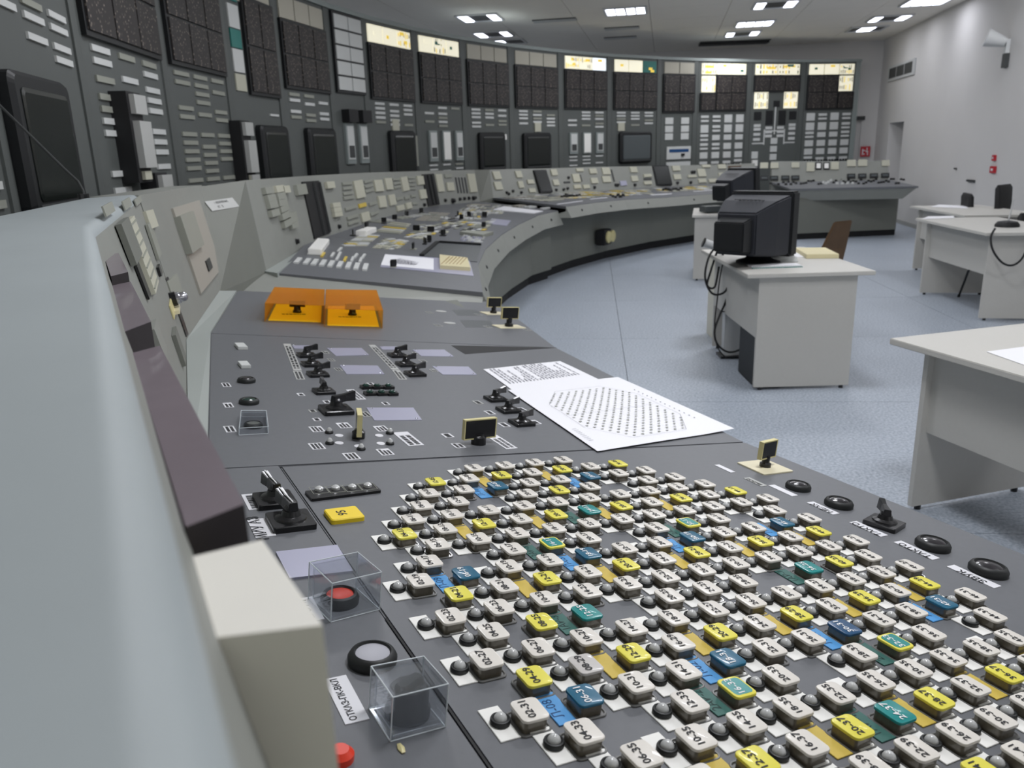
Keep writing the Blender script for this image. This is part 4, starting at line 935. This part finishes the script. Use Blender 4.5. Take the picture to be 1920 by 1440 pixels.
def keyfield(S, par, quad, nu, nv, mats, p=.8, nm='desk_key', d=.008, wk=.75, hk=.5):
    q = [V((x, y, 0)) for x, y in quad]
    for i in range(nu):
        for j in range(nv):
            if rk.random() > p: continue
            s_, t_ = (i+.5)/nu, (j+.5)/nv; c = q[0]*(1-s_)*(1-t_)+q[1]*s_*(1-t_)+q[2]*s_*t_+q[3]*(1-s_)*t_
            F = S.hit(c.x, c.y)
            A_ = S.hit(*(q[0]*(1-s_)+q[1]*s_).xy).translation-S.hit(*(q[3]*(1-s_)+q[2]*s_).xy).translation
            B_ = S.hit(*(q[0]*(1-t_)+q[3]*t_).xy).translation-S.hit(*(q[1]*(1-t_)+q[2]*t_).xy).translation
            G = frame(F.translation, B_, V((F[0][2], F[1][2], F[2][2])))
            link(nm, boxmesh(round(B_.length/nu*wk, 3), round(A_.length/nv*hk, 3), d, rk.choice(mats)), G, par)
st = ['strip_cream', 'strip_cream', 'gold_plate', 'strip_dim', 'strip_white']
keyfield(DA, A, ((640, 462), (686, 462), (712, 442), (678, 440)), 2, 9, st+['strip_white'], 1, wk=.95, hk=.6)
keyfield(DA, A, ((698, 466), (744, 470), (764, 452), (726, 446)), 6, 6, st+['strip_white'], .9, hk=.65)
keyfield(DA, A, ((700, 436), (750, 440), (770, 420), (736, 416)), 1, 7, st, 1, wk=.95, hk=.4)
keyfield(DA, A, ((776, 414), (820, 416), (846, 400), (806, 398)), 2, 7, ['strip_dim', 'tan_panel'], 1, wk=.9, hk=.4)
keyfield(DA, A, ((700, 421), (800, 404), (800, 399), (700, 414)), 14, 1, ['label_grey', 'strip_dim'], .9)
keyfield(DA, A, ((786, 440), (900, 444), (930, 412), (846, 404)), 12, 9, st+['black', 'strip_dim', 'label_grey', 'strip_white'], .6, hk=.6)
keyfield(DA, A, ((856, 398), (950, 402), (960, 386), (880, 382)), 12, 6, ['strip_cream', 'tan_panel', 'strip_white', 'strip_dim', 'label_grey'], .75, hk=.65)
keyfield(DA, A, ((862, 452), (902, 456), (912, 442), (870, 440)), 9, 5, ['strip_white', 'lilac_plate', 'label_grey'], .85, hk=.6)
keyfield(DA, A, ((760, 446), (800, 450), (820, 424), (790, 420)), 5, 7, st+['strip_white', 'label_grey'], .6, hk=.6)
keyfield(DA, A, ((820, 410), (900, 412), (930, 396), (870, 392)), 10, 5, st+['strip_white', 'label_grey', 'black'], .55, hk=.6)
qbox(DA, ((925, 394), (1000, 401), (1018, 397), (945, 388)), 0, .01, 'paper', 'paper_stack', A); qbox(DA, ((862, 440), (905, 446), (925, 440), (870, 438)), 0, .03, 'strip_dim', 'tray', A); qbox(DA, ((916, 420), (950, 424), (958, 414), (922, 410)), 0, .004, 'lilac_plate', 'faded_plate', A)
keyfield(DA, A, ((965, 389), (1030, 395), (1034, 391), (970, 385)), 10, 1, ['strip_white', 'tan_panel'], .8, d=.02)
# uprights of B
k3 = 3.84
batch(SB, B, 900, 280, k3, [(118, 190, 50, 60), (128, 265, 50, 60), (275, 182, 42, 50), (290, 255, 35, 50), (360, 235, 45, 30), (372, 297, 45, 30), (530, 168, 42, 45), (543, 240, 40, 42), (715, 150, 50, 22), (690, 208, 50, 60), (810, 158, 50, 38), (820, 227, 48, 40), (905, 158, 55, 50), (908, 217, 58, 45), (697, 270, 50, 28), (762, 270, 45, 28), (1103, 148, 48, 40), (1110, 212, 45, 40), (1203, 190, 55, 22), (1205, 243, 55, 25), (1410, 138, 55, 36), (1418, 200, 52, 38), (1625, 122, 60, 20), (1593, 170, 55, 55), (1525, 195, 60, 18), (1597, 227, 55, 28), (1672, 227, 55, 25), (1738, 125, 55, 32), (1742, 188, 50, 35)], 'strip_cream', .02)
batch(SB, B, 900, 280, k3, [(625, 238, 45, 12), (1205, 215, 55, 12), (955, 190, 8, 90), (725, 208, 8, 50)], 'vent_dark', .01, 'slot')
for x, y, w_, h in ((445, 235, 92, 170), (1305, 192, 116, 145)):
    o_, F, sx, sy = item(SB, 900+x/k3, 280+y/k3, w_/k3, h/k3, .04, 'bezel', B, 'console_screen', bevel=.006); link('screen', boxmesh(sx*.86, sy*.88, .004, 'screen'), F @ T(0, 0, .04), o_)
o_, F, sx, sy = item(SB, 900+1840/k3, 280+162/k3, 24, 22, .015, 'wood_brown', B, 'keypad')
for i in range(5):
    for j in range(3): link('key', boxmesh(sx*.13, sy*.2, .012, 'black'), F @ T(sx*(-.38+.19*i), sy*(-.3+.3*j), .015), o_)
for x, y in ((190, 312), (235, 302), (205, 322), (295, 312), (275, 345), (547, 293), (600, 290), (628, 283), (635, 205), (822, 275), (975, 258), (990, 258), (1113, 258), (1420, 243), (1515, 240), (1745, 232), (1525, 165), (1540, 165)): pknob(SB, 900+x/k3, 280+y/k3, 7.5, B)
item(SB, 900+1030/k3, 280+245/k3, 12, 9, .015, 'lilac_plate', B, 'indicator')
for x0, x1, y in ((590, 750, 348), (940, 1050, 346), (1320, 1480, 298), (620, 700, 338)):
    for i in range(int((x1-x0)/18)): pknob(DB, 900+(x0+i*18)/k3, 280+(y+rk.uniform(-10, 8))/k3, 7.5, B)
for x, y, w_, h in ((650, 385, 180, 14), (855, 355, 120, 14), (1330, 325, 190, 24), (1610, 300, 140, 12), (430, 330, 70, 8), (1190, 275, 60, 8)): item(DB, 900+x/k3, 280+y/k3, w_/k3, max(h/k3*.7, 2.5), .008, 'paper', B, 'paper_stack')
keyfield(DB, B, ((950, 372), (1050, 380), (1040, 366), (990, 362)), 12, 4, ['strip_dim', 'strip_white', 'tan_panel', 'strip_cream'], .75)
keyfield(DB, B, ((1050, 374), (1230, 364), (1220, 354), (1040, 362)), 22, 4, ['strip_dim', 'strip_white', 'tan_panel', 'strip_cream', 'gold_plate'], .7)
keyfield(DB, B, ((1230, 362), (1350, 354), (1350, 347), (1230, 353)), 16, 3, ['strip_dim', 'strip_white', 'tan_panel', 'strip_cream', 'gold_plate'], .7)
# twin socket on the body of B
bp = PLN(1122, 444, V((frontB[0].x, frontB[0].y, 0))-V((OC.x-frontB[0].x, OC.y-frontB[0].y, 0)).normalized()*.28, (frontB[2]-frontB[0]).cross(V((0, 0, 1))).normalized())
nb = (frontB[2]-frontB[0]).cross(V((0, 0, 1))).normalized(); nb = nb if nb.dot(CAM-bp) > 0 else -nb
SK = frame(bp+nb*.01, V((0, 0, 1)).cross(nb), nb); so = link('twin_socket', boxmesh(.26, .22, .14, 'black_matte', .01), SK, B)
for sx in (.0, .15): link('socket_disc', MB().lathe([(.085, 0), (.085, .02), (.07, .03)], 'cream_trim', 20).mesh('socket_disc', smooth=True), SK @ T(sx, 0, .14), so)

# straight console at the far right
fl_, fr_ = Z(1483, 354, .84), Z(1722, 349, .84); nrm = V((-(fr_-fl_).y, (fr_-fl_).x, 0)).normalized()
rl, rr2 = fl_+nrm*1.15, fr_+nrm*1.15
rl.z = rr2.z = .90; rl = rl-(fr_-fl_)*.10; rr2 = rr2-(fr_-fl_)*.10
def zfor(p, v):
    a, b = 0., 4.
    for _ in range(40):
        m_ = (a+b)/2
        if PX((p.x, p.y, m_))[1] > v: a = m_
        else: b = m_
    return m_
tl_, tr_ = rl+nrm*.15, rr2+nrm*.15; tl_.z = zfor(tl_, 303); tr_.z = zfor(tr_, 302)
Cc = empty('straight_console', ((fl_+fr_)/2).xy.to_3d(), 'straight grey console at the far right with rows of small black knobs', 'control console')
dz = V((0, 0, .03)); pts = [fl_, fr_, rr2, rl]
link('desk_top', MB().hexa([p-dz for p in pts], pts, 'panel_gray').mesh('console_top'), None, Cc)
al, ar = fl_+V((0, 0, -.20))+(fr_-fl_)*.03+nrm*.1, fr_+V((0, 0, -.20))-(fr_-fl_)*.10+nrm*.1
link('apron', MB().add([fl_-dz*.3, fr_-dz*.3, ar, al, rr2-dz, V((rr2.x, rr2.y, .64))], [(0, 1, 2, 3), (1, 4, 5, 2)], 'console_gray').mesh('apron'), None, Cc)
kl, kr = Z(1483, 450, 0), Z(1678, 441, 0)
body = [kl, kr, kr+nrm*.75, kl+nrm*.75]
link('console_body', MB().poly(body, .1, .66, 'console_body').mesh('console_body'), None, Cc)
link('kick_base', MB().poly([p+nrm*.03 for p in body[:2]]+body[2:], 0, .1, 'kick_black').mesh('kick_base'), None, Cc)
upright('instrument_upright', rl, rr2, tr_, tl_, 'console_gray', .18, Cc, 'board_edge')
SCu = Surf([(rl, rr2, tr_, tl_)]); SCd = Surf([(rl, rr2, fr_, fl_)])
k4 = 4.174
batch(SCu, Cc, 1280, 280, k4, [(637, 128, 62, 45), (718, 128, 62, 45), (882, 125, 60, 42), (1000, 140, 60, 70), (1190, 130, 62, 60), (1320, 110, 68, 50), (1408, 108, 70, 50), (1588, 110, 60, 45)], 'strip_cream', .02)
for x in (1062, 1124):
    o_, F, sx, sy = item(SCu, 1280+x/k4, 280+132/k4, 11, 13, .02, 'black', Cc, 'square_meter'); link('meter_face', boxmesh(sx*.7, sy*.7, .004, 'white_plate'), F @ T(0, 0, .02), o_)
for x, y in ((637, 228), (715, 228), (802, 226), (880, 226), (1317, 212), (1404, 211), (1495, 209), (1583, 207)):
    o_, F, sx, sy = item(SCu, 1280+x/k4, 280+y/k4, 15, 8, .03, 'bezel', Cc, 'scale_meter'); link('meter_face', boxmesh(sx*.7, sy*.4, .004, 'screen_grey'), F @ T(0, 0, .03), o_)
for i in range(54):
    x = 690+i*19.6; y = 262+rk.uniform(-14, 20)-(i*.2)
    pknob(SCd, 1280+x/k4, 280+y/k4, 7.5, Cc, 'black' if not 20 < i < 25 else 'strip_white')
for x, y in ((1115, 240), (1150, 245), (1180, 238), (1210, 272), (1250, 272), (1290, 270), (1330, 270), (1140, 262)): pknob(SCd, 1280+x/k4, 280+y/k4, 8, Cc, 'strip_white')

# ------------------------------------------------------------------ furniture
def desk(name, lb, corner, e1, e2, L1_, L2_, zt_, legs=(.12, .12), mod=.12, modh=.33, panel_e='e1', inset=.10, group='office desks'):
    """corner: slab corner; e1 depth direction (side panels parallel to it), e2 length direction"""
    e1 = V((*e1, 0)).normalized(); e2 = V((*e2, 0)).normalized(); c = V((corner[0], corner[1], 0))
    r = empty(name, c+e1*L1_/2+e2*L2_/2, lb, 'desk')
    def P(a, b, z=0): return c+e1*a+e2*b+V((0, 0, z))
    def bx(a0, a1, b0, b1, z0, z1, m, nm, bev=0):
        q = [P(a0, b0), P(a1, b0), P(a1, b1), P(a0, b1)]
        if (q[1]-q[0]).cross(q[3]-q[0]).z < 0: q = q[::-1]
        return link(nm, MB().poly([(p.x, p.y) for p in q], z0, z1, m).mesh(nm, bevel=bev), None, r)
    bx(0, L1_, 0, L2_, zt_-.026, zt_, 'desk_white', 'desk_top', .003)
    for b0 in (legs[0], L2_-legs[1]-.026):
        s_ = bx(inset, L1_-inset, b0, b0+.026, .02, zt_-.026, 'desk_white', 'side_panel', .001)
        for a0 in (inset+.03, L1_-inset-.06):
            f = P(a0+.015, b0+.013); link('foot', cached('foot', lambda: MB().lathe([(.014, 0), (.014, .021)], 'black', 10).mesh('foot')), T(f.x, f.y, 0), s_)
    bx(mod, mod+.02, legs[0]+.026, L2_-legs[1]-.026, zt_-.026-modh, zt_-.026, 'desk_white', 'modesty_panel')
    return r, P
# middle desk; its side panel faces the camera
zm = .78
ml, mr = Z(1402, 515, zm), Z(1643, 508, zm); e1 = (mr-ml).normalized(); e2 = V((-e1.y, e1.x, 0)); wm = (mr-ml).length
mid, PM = desk('office_desk', 'pale desk in the middle carrying the large black monitor and a notebook', ml, e1.xy, e2.xy, wm, 1.35, zm, (.05, .1), .09, .40, inset=.09)
# desk at the right edge, foreground
zr = .75
ca, cb, cc_ = Z(1668, 634, zr), Z(1920, 606, zr), Z(1920, 713, zr); e1 = (cb-ca).normalized(); e2 = V((e1.y, -e1.x, 0))
if e2.dot(cc_-ca) < 0: e2 = -e2
dr, PR_ = desk('office_desk', 'pale desk at the right edge nearest to the camera with a sheet on it', ca, e1.xy, e2.xy, .75, 1.5, zr, (.14, .12), .09, .36, inset=.06)
# two desks further right
c2, c3 = Z(1716, 409, .78), Z(1706, 386, .78)
d2_, PD2 = desk('office_desk', 'pale desk by the right edge with the black gooseneck lamp base on it', c2, (.77, -.62), (-.55, -.84), .78, 1.55, .78, (.10, .10), .12, .36, inset=.08)
c3b = c3+V((.9, .0, 0))*0
d3_, PD3 = desk('office_desk', 'pale desk behind the lamp desk, close to the white wall', c3, (.77, -.62), (-.55, -.84), .78, 1.5, .78, (.06, .10), .12, .36, inset=.08)
# desk behind the middle desk
c4 = Z(1298, 404, .78)
e1_ = V((ray(1320, 404).y, -ray(1320, 404).x, 0)).normalized()
d4_, PD4 = desk('office_desk', 'pale desk partly hidden behind the black monitors', c4, e1_.xy, (-e1_.y, e1_.x), .34, 1.2, .78, (.04, .1), .05, .3, inset=.03)

def thing(name, lb, cat, F, group=None): return link(name, None, F, None, lb, cat, group)
def crt(name, lb, base, ang_, W_, H_, D_, tilt=0):   # x axis: viewing direction of the screen
    F = T(base.x, base.y, base.z) @ RZ(ang_); r = thing(name, lb, 'monitor', F)
    st_ = MB().lathe([(.15, 0), (.15, .012), (.09, .03), (.07, .055)], 'bezel', 20); link('stand', st_.mesh('crt_stand', smooth=True), F, r)
    G = F @ T(0, 0, .05) @ RY(-tilt); h = H_
    link('bezel', MB().box((.0, -W_/2, 0), (.10, W_/2, h), 'bezel').mesh('crt_bezel', bevel=.012), G, r)
    link('screen', MB().box((.10, -W_*.42, h*.12), (.103, W_*.42, h*.92), 'screen').mesh('crt_screen'), G, r)
    def rg(x, w_, z0, z1): return [(x, -w_/2, z0), (x, w_/2, z0), (x, w_/2, z1), (x, -w_/2, z1)]
    link('housing', MB().loft([rg(0, W_*.95, h*.03, h*.95), rg(-D_*.35, W_*.86, h*.04, h*.88), rg(-D_*.72, W_*.62, h*.08, h*.74), rg(-D_*.75, W_*.60, h*.09, h*.72)], 'crt_body').mesh('crt_housing', bevel=.01), G, r)
    link('rear_hump', MB().loft([rg(-D_*.75, W_*.5, h*.12, h*.66), rg(-D_*.98, W_*.46, h*.16, h*.6)], 'bezel').mesh('rear_hump', bevel=.008), G, r)
    for i in range(7): link('vent_slat', boxmesh(D_*.3, .006, .003, 'bezel'), G @ T(-D_*.36, -W_*.2+i*W_*.06, h*.885) @ RY(.10), r)
    return r
mb_ = Z(1425, 492, zm)
vd = math.atan2(fw.y, fw.x)
crt('crt_monitor', 'large black tube monitor seen from behind on the middle desk', mb_+e2*0+V((.0, .02, 0)), vd-.75, .46, .43, .46, .0)
b2 = Z(1388, 403, .78); F = T(b2.x, b2.y, .78) @ RZ(vd-.5)
crt('crt_monitor', 'smaller black tube monitor standing behind the large one', V((b2.x, b2.y, .90)), vd-.95, .40, .36, .40, .10)
# things on the middle desk
def flat(name, lb, cat, u, v, z, w_, h, d, m, rz): p = Z(u, v, z); F = T(p.x, p.y, z) @ RZ(rz); return link(name, MB().box((-w_/2, -h/2, 0), (w_/2, h/2, d), m).mesh(name, bevel=min(.002, d*.3)), F, None, lb, cat), F
ea = math.atan2((mr-ml).y, (mr-ml).x)
nb_, F = flat('spiral_notebook', 'open spiral notebook with green ring edge on the front of the middle desk', 'notebook', 1452, 500, zm, .33, .12, .012, 'paper', ea)
for i in range(26): link('ring', cached('ring', lambda: MB().tube([(0, -.012, .0), (0, -.014, .008), (0, -.004, .014), (0, .006, .008)], .0035, 'strip_white', 5).mesh('ring')), F @ T(-.155+i*.0124, -.055, 0), nb_)
link('green_binding', MB().box((-.165, -.066, 0), (.165, -.052, .006), 'teal_cap').mesh('binding'), F, nb_)
flat('folder', 'cream coloured folder near the back edge of the middle desk', 'folder', 1530, 478, zm, .22, .40, .030, 'book_cream', ea-.12)
flat('loose_sheets', 'white sheets beside the cream folder', 'paper', 1493, 478, zm, .10, .28, .004, 'paper', ea+.1)
p = Z(1463, 489, zm); F = T(p.x, p.y, zm) @ RZ(ea)
tel = link('desk_phone', MB().loft([[(-.10, -.09, 0), (.10, -.09, 0), (.10, .09, 0), (-.10, .09, 0)], [(-.09, -.07, .03), (.09, -.07, .03), (.09, .08, .06), (-.09, .08, .06)]], 'strip_white').mesh('phone', bevel=.005), F, None, 'white telephone between the big monitor and the folder', 'telephone')
link('handset', MB().rr(.2, .045, .02, [(.05, .004), (.06, 0), (.08, .004)], 'white_plate').mesh('handset', smooth=True), F, tel)
# chair with brown back and armrest behind the middle desk
p = Z(1540, 520, 0); p = V((6.55, 5.55, 0)); 
pc = Z(1556, 452, .78)
F = T(pc.x, pc.y, 0) @ RZ(vd+.55); ch = thing('wooden_back_chair', 'chair with a slanted brown back behind the middle desk', 'chair', F)
link('backrest', MB().loft([[(-.02, -.14, .5), (.0, -.14, .5), (.0, .14, .5), (-.02, .14, .5)], [(-.05, -.16, .72), (-.025, -.16, .72), (-.025, .16, .72), (-.05, .16, .72)], [(-.12, -.11, .95), (-.10, -.11, .95), (-.10, .11, .95), (-.12, .11, .95)]], 'wood_brown').mesh('chair_back', bevel=.008), F, ch)
link('seat', MB().rr(.44, .44, .05, [(.42, .0), (.46, 0), (.47, .01)], 'wood_brown', (.22, 0)).mesh('chair_seat'), F, ch)
for x, y in ((.03, -.18), (.03, .18), (.4, -.18), (.4, .18)): link('leg', MB().tube([(x, y, 0), (x, y, .43)], .012, 'black', 8).mesh('chair_leg'), F, ch)
link('armrest', MB().tube([(-.02, .21, .5), (.0, .24, .66), (.38, .24, .68)], .022, 'label_grey', 8).mesh('armrest', smooth=True), F, ch)
# tower computer, pipe and cables at the left of the middle desk
p = PM(.20, .30); F = T(p.x, p.y, 0) @ RZ(ea)
pc_ = link('computer_tower', MB().box((-.09, -.2, .0), (.09, .22, .45), 'bezel').mesh('tower', bevel=.008), F, None, 'black computer tower under the middle desk', 'computer')
link('front_panel', MB().box((-.085, -.208, .02), (.085, -.2, .43), 'black').mesh('tower_front'), F, pc_)
p0, p1 = Z(1371, 668, 0), Z(1346, 636, 0)
F = T(p0.x, p0.y, 0); pole = link('cable_duct', MB().box((-.07, -.05, 0), (.07, .05, .70), 'pipe_grey').mesh('cable_column', bevel=.01), F @ RZ(ea), None, 'pale cable column standing at the left side of the middle desk', 'cable duct')
link('foot_plate', MB().box((-.10, -.08, 0), (.10, .08, .02), 'black').mesh('foot_plate'), F @ RZ(ea), pole)
F = T(p1.x, p1.y, 0) @ RZ(ea); link('side_board', MB().box((-.04, -.012, 0), (.04, .25, .74), 'off_white').mesh('side_board'), F, None, 'narrow pale board standing left of the cable column', 'board')
def cabl(name, lb, pts_, r, m='cable'):
    P_ = [V(p_) for p_ in pts_]; out = []
    for i in range(len(P_)-1):
        a = P_[max(i-1, 0)]; b = P_[i]; c = P_[i+1]; d = P_[min(i+2, len(P_)-1)]
        for k in range(6):
            t = k/6; out.append(.5*((2*b)+(-a+c)*t+(2*a-5*b+4*c-d)*t*t+(-a+3*b-3*c+d)*t**3))
    out.append(P_[-1]); return link(name, MB().tube(out, r, m, 7).mesh(name, smooth=True), None, None, lb, 'cable', None)
def AT(u, v, d): return CAM+ray(u, v)*d
dd = (p0-CAM).dot(fw)-.25
for k, (lb, pts_) in enumerate((('thick black cable hanging in a big loop left of the middle desk', [(1350, 455), (1330, 480), (1322, 520), (1335, 550), (1358, 548), (1372, 520)]), ('black cable hanging in a small loop beside the large monitor', [(1345, 470), (1332, 510), (1326, 535), (1340, 538), (1348, 500)]),
        ('black cable running down the cable column to the tower', [(1352, 470), (1366, 510), (1362, 560), (1350, 590), (1340, 620), (1345, 645), (1365, 660), (1388, 655), (1400, 640)]), ('thin black cable coiled behind the cable column', [(1358, 480), (1350, 520), (1345, 560), (1340, 610), (1345, 650), (1362, 672)]),
        ('thin black cable crossing from the column to the tower', [(1350, 585), (1370, 582), (1388, 575), (1396, 572)]))):
    cabl('cable', lb, [AT(u, v, dd+.02*k) for u, v in pts_], .008 if k < 3 else .005)
p = AT(1332, 457, dd); cu = thing('plug_adapter', 'white cylindrical plug sticking out behind the large monitor', 'plug', T(*p)); G = frame(p, rt, rt)
link('plug_body', MB().tube([p-rt*.05+dn*-.01, p+rt*.09+dn*.04], .03, 'pipe_grey', 12).mesh('plug_body', smooth=True), None, cu); link('plug_ring', MB().tube([p-rt*.055-dn*.012, p-rt*.045-dn*.008], .037, 'black', 12).mesh('plug_ring'), None, cu)
# keyboard and papers on the desk behind
flat('open_binder', 'pale open binder under the smaller monitor', 'binder', 1372, 393, .79, .42, .30, .03, 'book_cream', ea+.5)
flat('dark_case', 'dark grey case at the left end of the desk behind the monitors', 'case', 1333, 397, .79, .22, .2, .07, 'screen_grey', ea+.2)
# gooseneck lamp base on the right desk
p = Z(1888, 425, .78); F = T(p.x, p.y, .78); gl = thing('desk_microphone', 'black round based microphone stand on the right desk', 'microphone', F)
link('base', MB().lathe([(.10, 0), (.10, .02), (.08, .045), (.03, .055)], 'black_matte', 24).mesh('mic_base', smooth=True), F, gl); link('stem', MB().tube([(.01, 0, .05), (.03, .0, .14), (.04, 0, .24)], .008, 'pipe_grey', 8).mesh('mic_stem', smooth=True), F, gl)
dq = (p-CAM).dot(fw)-.45
cabl('cable', 'black cable looping down from the microphone base over the desk edge', [AT(u, v, dq) for u, v in ((1866, 428), (1858, 445), (1862, 470), (1880, 493), (1900, 497), (1918, 482), (1930, 450))], .009)
# office chairs at the right
def ochair(name, lb, p, rz, wv=.46, tp=1.12):
    F = T(p.x, p.y, 0) @ RZ(rz); r = thing(name, lb, 'chair', F)
    link('backrest', MB().rr(wv, .06, .025, [(.55, .02), (.60, 0), (tp-.04, 0), (tp, .02)], 'black_matte', (0, -.2)).mesh('office_back', smooth=True), F @ RX(.08), r)
    link('seat', MB().rr(.48, .46, .06, [(.44, .01), (.47, 0), (.51, .01)], 'black_matte').mesh('office_seat', smooth=True), F, r)
    link('column', MB().tube([(0, 0, .08), (0, 0, .44)], .025, 'black', 12).mesh('chair_column'), F, r)
    mb = MB()
    for k in range(5): a_ = k*math.tau/5; mb.tube([(0, 0, .09), (.28*math.cos(a_), .28*math.sin(a_), .04)], .018, 'black', 6)
    link('star_base', mb.mesh('star_base'), F, r); link('bracket', MB().tube([(0, -.05, .46), (0, -.24, .50), (0, -.22, .7)], .02, 'black', 8).mesh('bracket'), F, r)
    for k in range(5): a_ = k*math.tau/5; link('castor', MB().lathe([(.02, 0), (.025, .02), (.02, .04)], 'black', 10).mesh('castor'), F @ T(.28*math.cos(a_), .28*math.sin(a_), 0), r)
    return r
def inroom(p, k=.5):
    d_ = (p-W0).dot(WN); return p if d_ > k else p+WN*(k-d_)
dA_ = 9.3
def ground(u, v, d): q_ = AT(u, v, d); return V((q_.x, q_.y, 0))
ch1 = inroom(ground(1972, 370, 8.9))
ochair('office_chair', 'black office chair with square back behind the right desks', ch1, vd+2.2, .34, 1.06)
ochair('office_chair', 'second black office chair, low rounded back, left of the square backed one', inroom(ch1-V((rt.x, rt.y, 0))*.10+V((fw.x, fw.y, 0))*.55, .32), vd+2.9, .34, .95)
ochair('office_chair', 'black office chair cut by the right edge of the photo', inroom(ground(1985, 412, 7.6)), vd+1.6, .44, .86)
a_, b_ = Z(1797, 557, 0), Z(1824, 487, .40)
st2 = thing('metal_rod', 'thin black rod leaning under the right desk', 'rod', T(*a_)); link('shaft', MB().tube([a_, a_+(b_-a_)*1.0], .011, 'black', 8).mesh('rod'), None, st2); link('tip', MB().tube([a_, a_+(b_-a_).normalized()*.03], .014, 'rubber', 8).mesh('tip'), None, st2)
# sheets on the desks
def psheet(lb, quad, z):
    P_ = [Z(u, v, z) for u, v in quad]; c = sum(P_, V((0, 0, 0)))/4
    return link('paper_sheet', MB().hexa([p-c for p in P_], [p-c+V((0, 0, .002)) for p in P_], 'paper').mesh('paper_sheet'), T(*c), None, lb, 'paper')
psheet('white sheet at the right edge of the nearest desk', [(1850, 660), (1935, 690), (1960, 662), (1925, 650)], zr+.001)
psheet('bright white sheet on the far left corner of the lamp desk', [(1728, 411), (1790, 409), (1788, 405), (1740, 406)], .782)
psheet('sheet lying on the desk close to the wall', [(1745, 388), (1815, 391), (1812, 386), (1760, 384)], .782)

# ------------------------------------------------------------------ fittings on the walls
WF = lambda u, v: (lambda p: frame(p, V((0, 0, 1)).cross(WN), WN))(PLN(u, v, W0, WN))
F = WF(1691, 132); gy = 30/ppm(F, 1)/1; gx = 52/ppm(F, 0)
vg = link('wall_vent', MB().box((-gx/2, -gy/2, 0), (gx/2, gy/2, .03), 'white_metal').mesh('vent_frame', bevel=.004), F, None, 'white framed air grille high on the right wall', 'vent')
for i in range(3): link('grille', boxmesh(gx*.27, gy*.66, .006, 'vent_dark'), F @ T(gx*(-.3+.3*i), 0, .03), vg)
F = WF(1893, 82); s_ = ppm(F, 1)
sp = thing('wall_speaker', 'white horn speaker on a bracket high on the right wall', 'speaker', F)
link('horn', MB().tube([F @ V((0, .02, .05)), F @ V((-.05, .10, .28))], [.06, .12], 'white_metal', 18).mesh('horn', smooth=True), None, sp); link('bracket', MB().box((-.03, -.12, 0), (.03, .06, .05), 'white_metal').mesh('bracket'), F, sp); link('shade_box', MB().box((-.06, -.30, 0), (.06, -.12, .05), 'vent_dark').mesh('speaker_shade'), F, sp)  # the dark box stands in for the shade below the speaker
for u, v, w_, h, m, lb, nm in ((1866, 296, 5, 11, 'red_sign', 'small red mark above the call point on the right wall', 'red_sign'), (1864, 318, 9, 13, 'red_sign', 'small red fire call point on the right wall', 'call_point'), (1822, 339, 14, 4, 'vent_dark', 'small grey socket low on the right wall', 'wall_socket'), (1793, 316, 3, 3, 'vent_dark', 'tiny dark screw hole cover on the right wall', 'screw_cover')):
    F = WF(u, v); o_ = link(nm, boxmesh(w_/ppm(F, 0), h/ppm(F, 1), .03, m, .003), F, None, lb, 'sign' if 'red' in m else 'fitting')
    if m == 'red_sign': link('pictogram', boxmesh(w_*.4/ppm(F, 0), h*.35/ppm(F, 1), .003, 'label_white'), F @ T(0, 0, .03), o_)
bw = C0+WN*.7
F = (lambda p: frame(p, V((0, 0, 1)).cross(-WD), -WD))(PLN(1622, 284, C0-WD*.05, -WD)); a1, a2 = 18/ppm(F, 0), 19/ppm(F, 1)
sg = link('fire_sign', boxmesh(a1, a2, .02, 'red_sign'), F, None, 'red square fire hose sign beside the mimic board end', 'sign')
for x0, y0, w_, h in ((-.28, -.05, .12, .6), (-.12, .1, .14, .12), (-.1, -.25, .14, .12), (.16, 0, .28, .12), (.16, .22, .1, .3), (.24, -.22, .1, .3)): link('pictogram', boxmesh(a1*w_, a2*h, .003, 'label_white'), F @ T(a1*x0, a2*y0, .02), sg)
# antenna like rod in front of the board at the left
p0 = Z(158, 372, 1.46); d0 = (p0-CAM).dot(fw)+.1
rod = thing('gooseneck_stem', 'thin grey gooseneck rising across the largest black monitor', 'microphone', T(*AT(158, 372, d0)))
link('stem', MB().tube([AT(158, 374, d0), AT(156, 358, d0), AT(146, 340, d0), AT(120, 316, d0), AT(60, 257, d0), AT(0, 198, d0), AT(-40, 160, d0)], .0045, 'vent_dark', 8).mesh('gooseneck', smooth=True), None, rod)
link('stem_base', MB().lathe([(.02, -.02), (.02, .02)], 'black', 12).mesh('stem_base'), T(*AT(158, 374, d0)), rod)
# small lamps standing at the board, seen over the console: swan necks
flush_text()
